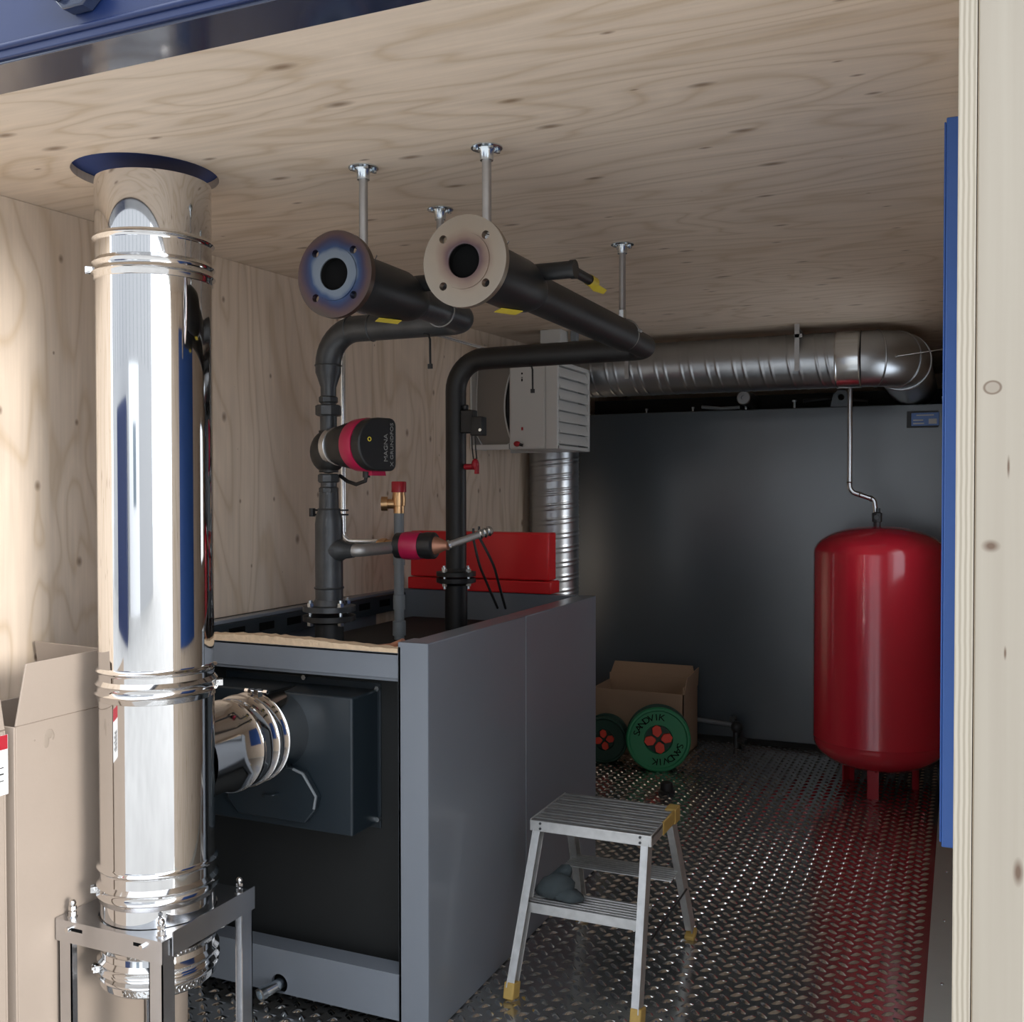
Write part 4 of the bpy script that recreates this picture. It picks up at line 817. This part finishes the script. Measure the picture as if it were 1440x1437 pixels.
B().prism((x1, y0, 0.36), (0, 1, 0), (0.1, 0, 1), [(0, 0), (0.32, 0), (0.30, 0.11), (0.03, 0.09)], 0.005).build('flap', 'cardd', bC)
B().prism((x0, y1, 0.38), (1, 0, 0), (0, 0.1, 1), [(0, 0), (0.53, 0), (0.51, 0.09), (0.03, 0.09)], 0.005).build('flap', 'cardd', bC)
b = B(); b.lathe((-1.335, 4.95, 0.0), (0, 0, 1), [(0, 0.042), (0.012, 0.042), (0.018, 0.033), (0.05, 0.03), (0.055, 0.026), (0.055, 0.0)], 28); tag(b.build('rubber_foot', 'rubber', base=(-1.335, 4.95, 0)), 'small round black rubber foot on the floor behind the stool', 'rubber foot')

# ------------------------------------------------------------------ aluminium double step stool
so = thing('step_stool', 'worn aluminium double-sided step stool with yellow feet beside the boiler', 'step stool', (-1.02, 3.05, 0))
SX0, SX1, TZ = -1.213, -0.826, 0.508; YT0, YT1, YF0, YF1 = 2.90, 3.20, 2.755, 3.375
for (ya, yb) in ((YT0, YT0+0.145), (YT0+0.155, YT1)):
    b = B(); b.box(SX0, SX1, ya, yb, TZ-0.028, TZ-0.022)
    for i in range(6): yy = ya+0.006+i*(yb-ya-0.012)/5; b.box(SX0, SX1, yy-0.007, yy+0.007, TZ-0.022, TZ-0.0185+0.0015*(i % 2))
    b.build('top_tread', 'alud', so, bevel=0.001)
b = B(); b.box(SX0, SX1, YT0-0.004, YT0, TZ-0.052, TZ-0.018); b.build('front_apron', 'alu', so, bevel=0.002)
b = B(); b.box(SX0, SX1, YT1, YT1+0.004, TZ-0.052, TZ-0.018); b.build('rear_apron', 'alu', so, bevel=0.002)
for sx in (SX0, SX1-0.004):
    B().box(sx, sx+0.004, YT0, YT1, TZ-0.052, TZ-0.016).build('side_apron', 'alu', so, bevel=0.001)
b = B(); b.box(SX1-0.03, SX1+0.006, YT1-0.05, YT1+0.008, TZ-0.06, TZ-0.012); b.box(SX1-0.004, SX1+0.003, YT0+0.12, YT1, TZ-0.055, TZ-0.014); b.build('corner_cap', 'yelfoot', so, bevel=0.003)
for sx, sgn in ((SX0+0.004, 1), (SX1-0.004, -1)):
    for yf, yt, sy in ((YF0, YT0+0.02, 1), (YF1, YT1-0.02, -1)):
        xf = sx + (-sgn)*0.012; zt = TZ-0.045
        b = B(); p0 = Vector((xf, yf, 0.03)); p1 = Vector((sx+sgn*0.008, yt, zt))
        # channel section: web plus two lips
        b.beam(p0, p1, 0.004, 0.046, (0, 1, 0)); 
        dy = 0.020
        for q in (-dy, dy): b.beam(p0+Vector((sgn*0.010, q, 0)), p1+Vector((sgn*0.010, q, 0)), 0.024, 0.0035, (0, 1, 0))
        b.build('leg', 'alu', so, bevel=0.0008)
        b = B(); f0 = Vector((xf+sgn*0.008, yf-sy*0.003, 0.0)); hh = 0.046 if sy > 0 else 0.020; f1 = Vector((xf+sgn*0.008, yf+sy*hh*0.2, hh)); b.beam(f0, f1, 0.033, 0.0525, (0, 1, 0)); b.build('foot_cap', 'yelfoot', so, bevel=0.004)
for yf, yt, sy in ((YF0, YT0, 1), (YF1, YT1, -1)):
    zz = 0.262; k_ = zz/0.46; yy = yf+(yt+0.02*sy-yf)*k_
    b = B(); y_a, y_b = sorted((yy-0.012*sy, yy-0.008*sy)); b.box(SX0+0.012, SX1-0.012, y_a, y_b, zz-0.034, zz); 
    y_a, y_b = sorted((yy-0.012*sy, yy+0.10*sy)); b.box(SX0+0.012, SX1-0.012, y_a, y_b, zz-0.004, zz)
    for i in range(6): q = yy+(-0.004+i*0.018)*sy; b.box(SX0+0.012, SX1-0.012, q-0.004, q+0.004, zz, zz+0.0025)
    b.build('step', 'alu', so, bevel=0.001)
b = B()
for sx in (SX0+0.035, SX1-0.035):
    for q in (0.026, 0.042): b.cyl((sx, YT0-0.004, TZ-q), (sx, YT0-0.007, TZ-q), 0.004, n=8)
b.build('rivet', 'iron', so)
b = B()
for sx in (SX0-0.006, SX1+0.010): b.tube([(sx, YF0+0.10, 0.20), (sx, YF1-0.10, 0.20)], 0.0035, 6)
b.build('spreader', 'irondk', so)
# crumpled glove-like cloth on the front step
b = B(); rr = random.Random(5)
def rag(c, sx, sy, sz, n, lean):
    vs = []
    for _ in range(n):
        d_ = Vector((rr.gauss(0, 1), rr.gauss(0, 1), rr.gauss(0, 1))).normalized(); q = Vector((d_.x*sx, d_.y*sy, d_.z*sz))
        vs.append(b.bm.verts.new((c[0]+q.x+lean*q.z, c[1]+q.y, max(0.2655, c[2]+q.z))))
    res = bmesh.ops.convex_hull(b.bm, input=vs); bmesh.ops.delete(b.bm, geom=list({g for g in res['geom_interior']+res['geom_unused'] if isinstance(g, bmesh.types.BMVert) and g.is_valid}), context='VERTS')
rag((-1.125, 2.885, 0.296), 0.066, 0.042, 0.046, 46, 0.25); rag((-1.085, 2.878, 0.284), 0.060, 0.034, 0.024, 36, -0.3); rag((-1.125, 2.92, 0.318), 0.040, 0.022, 0.045, 30, 0.75)
tag(b.build('folded_cloth', 'cloth', base=(-1.12, 2.89, 0.265), sharp=75), 'crumpled dark slate cloth lying on the front step of the stool', 'cloth')

# ------------------------------------------------------------------ blue cabinet on the right wall
cb = thing('wall_cabinet', 'flat blue metal cabinet on the right wall, seen edge-on beside the plywood edge', 'cabinet', (-0.02, 2.4, 0.888))
B().box(-0.0285, -0.0085, 1.90, 2.95, 0.888, 2.134).build('cabinet_body', 'bluep', cb, bevel=0.002)
B().box(-0.0320, -0.0287, 1.905, 2.94, 0.895, 2.128).build('cabinet_door', 'bluep', cb, bevel=0.001)
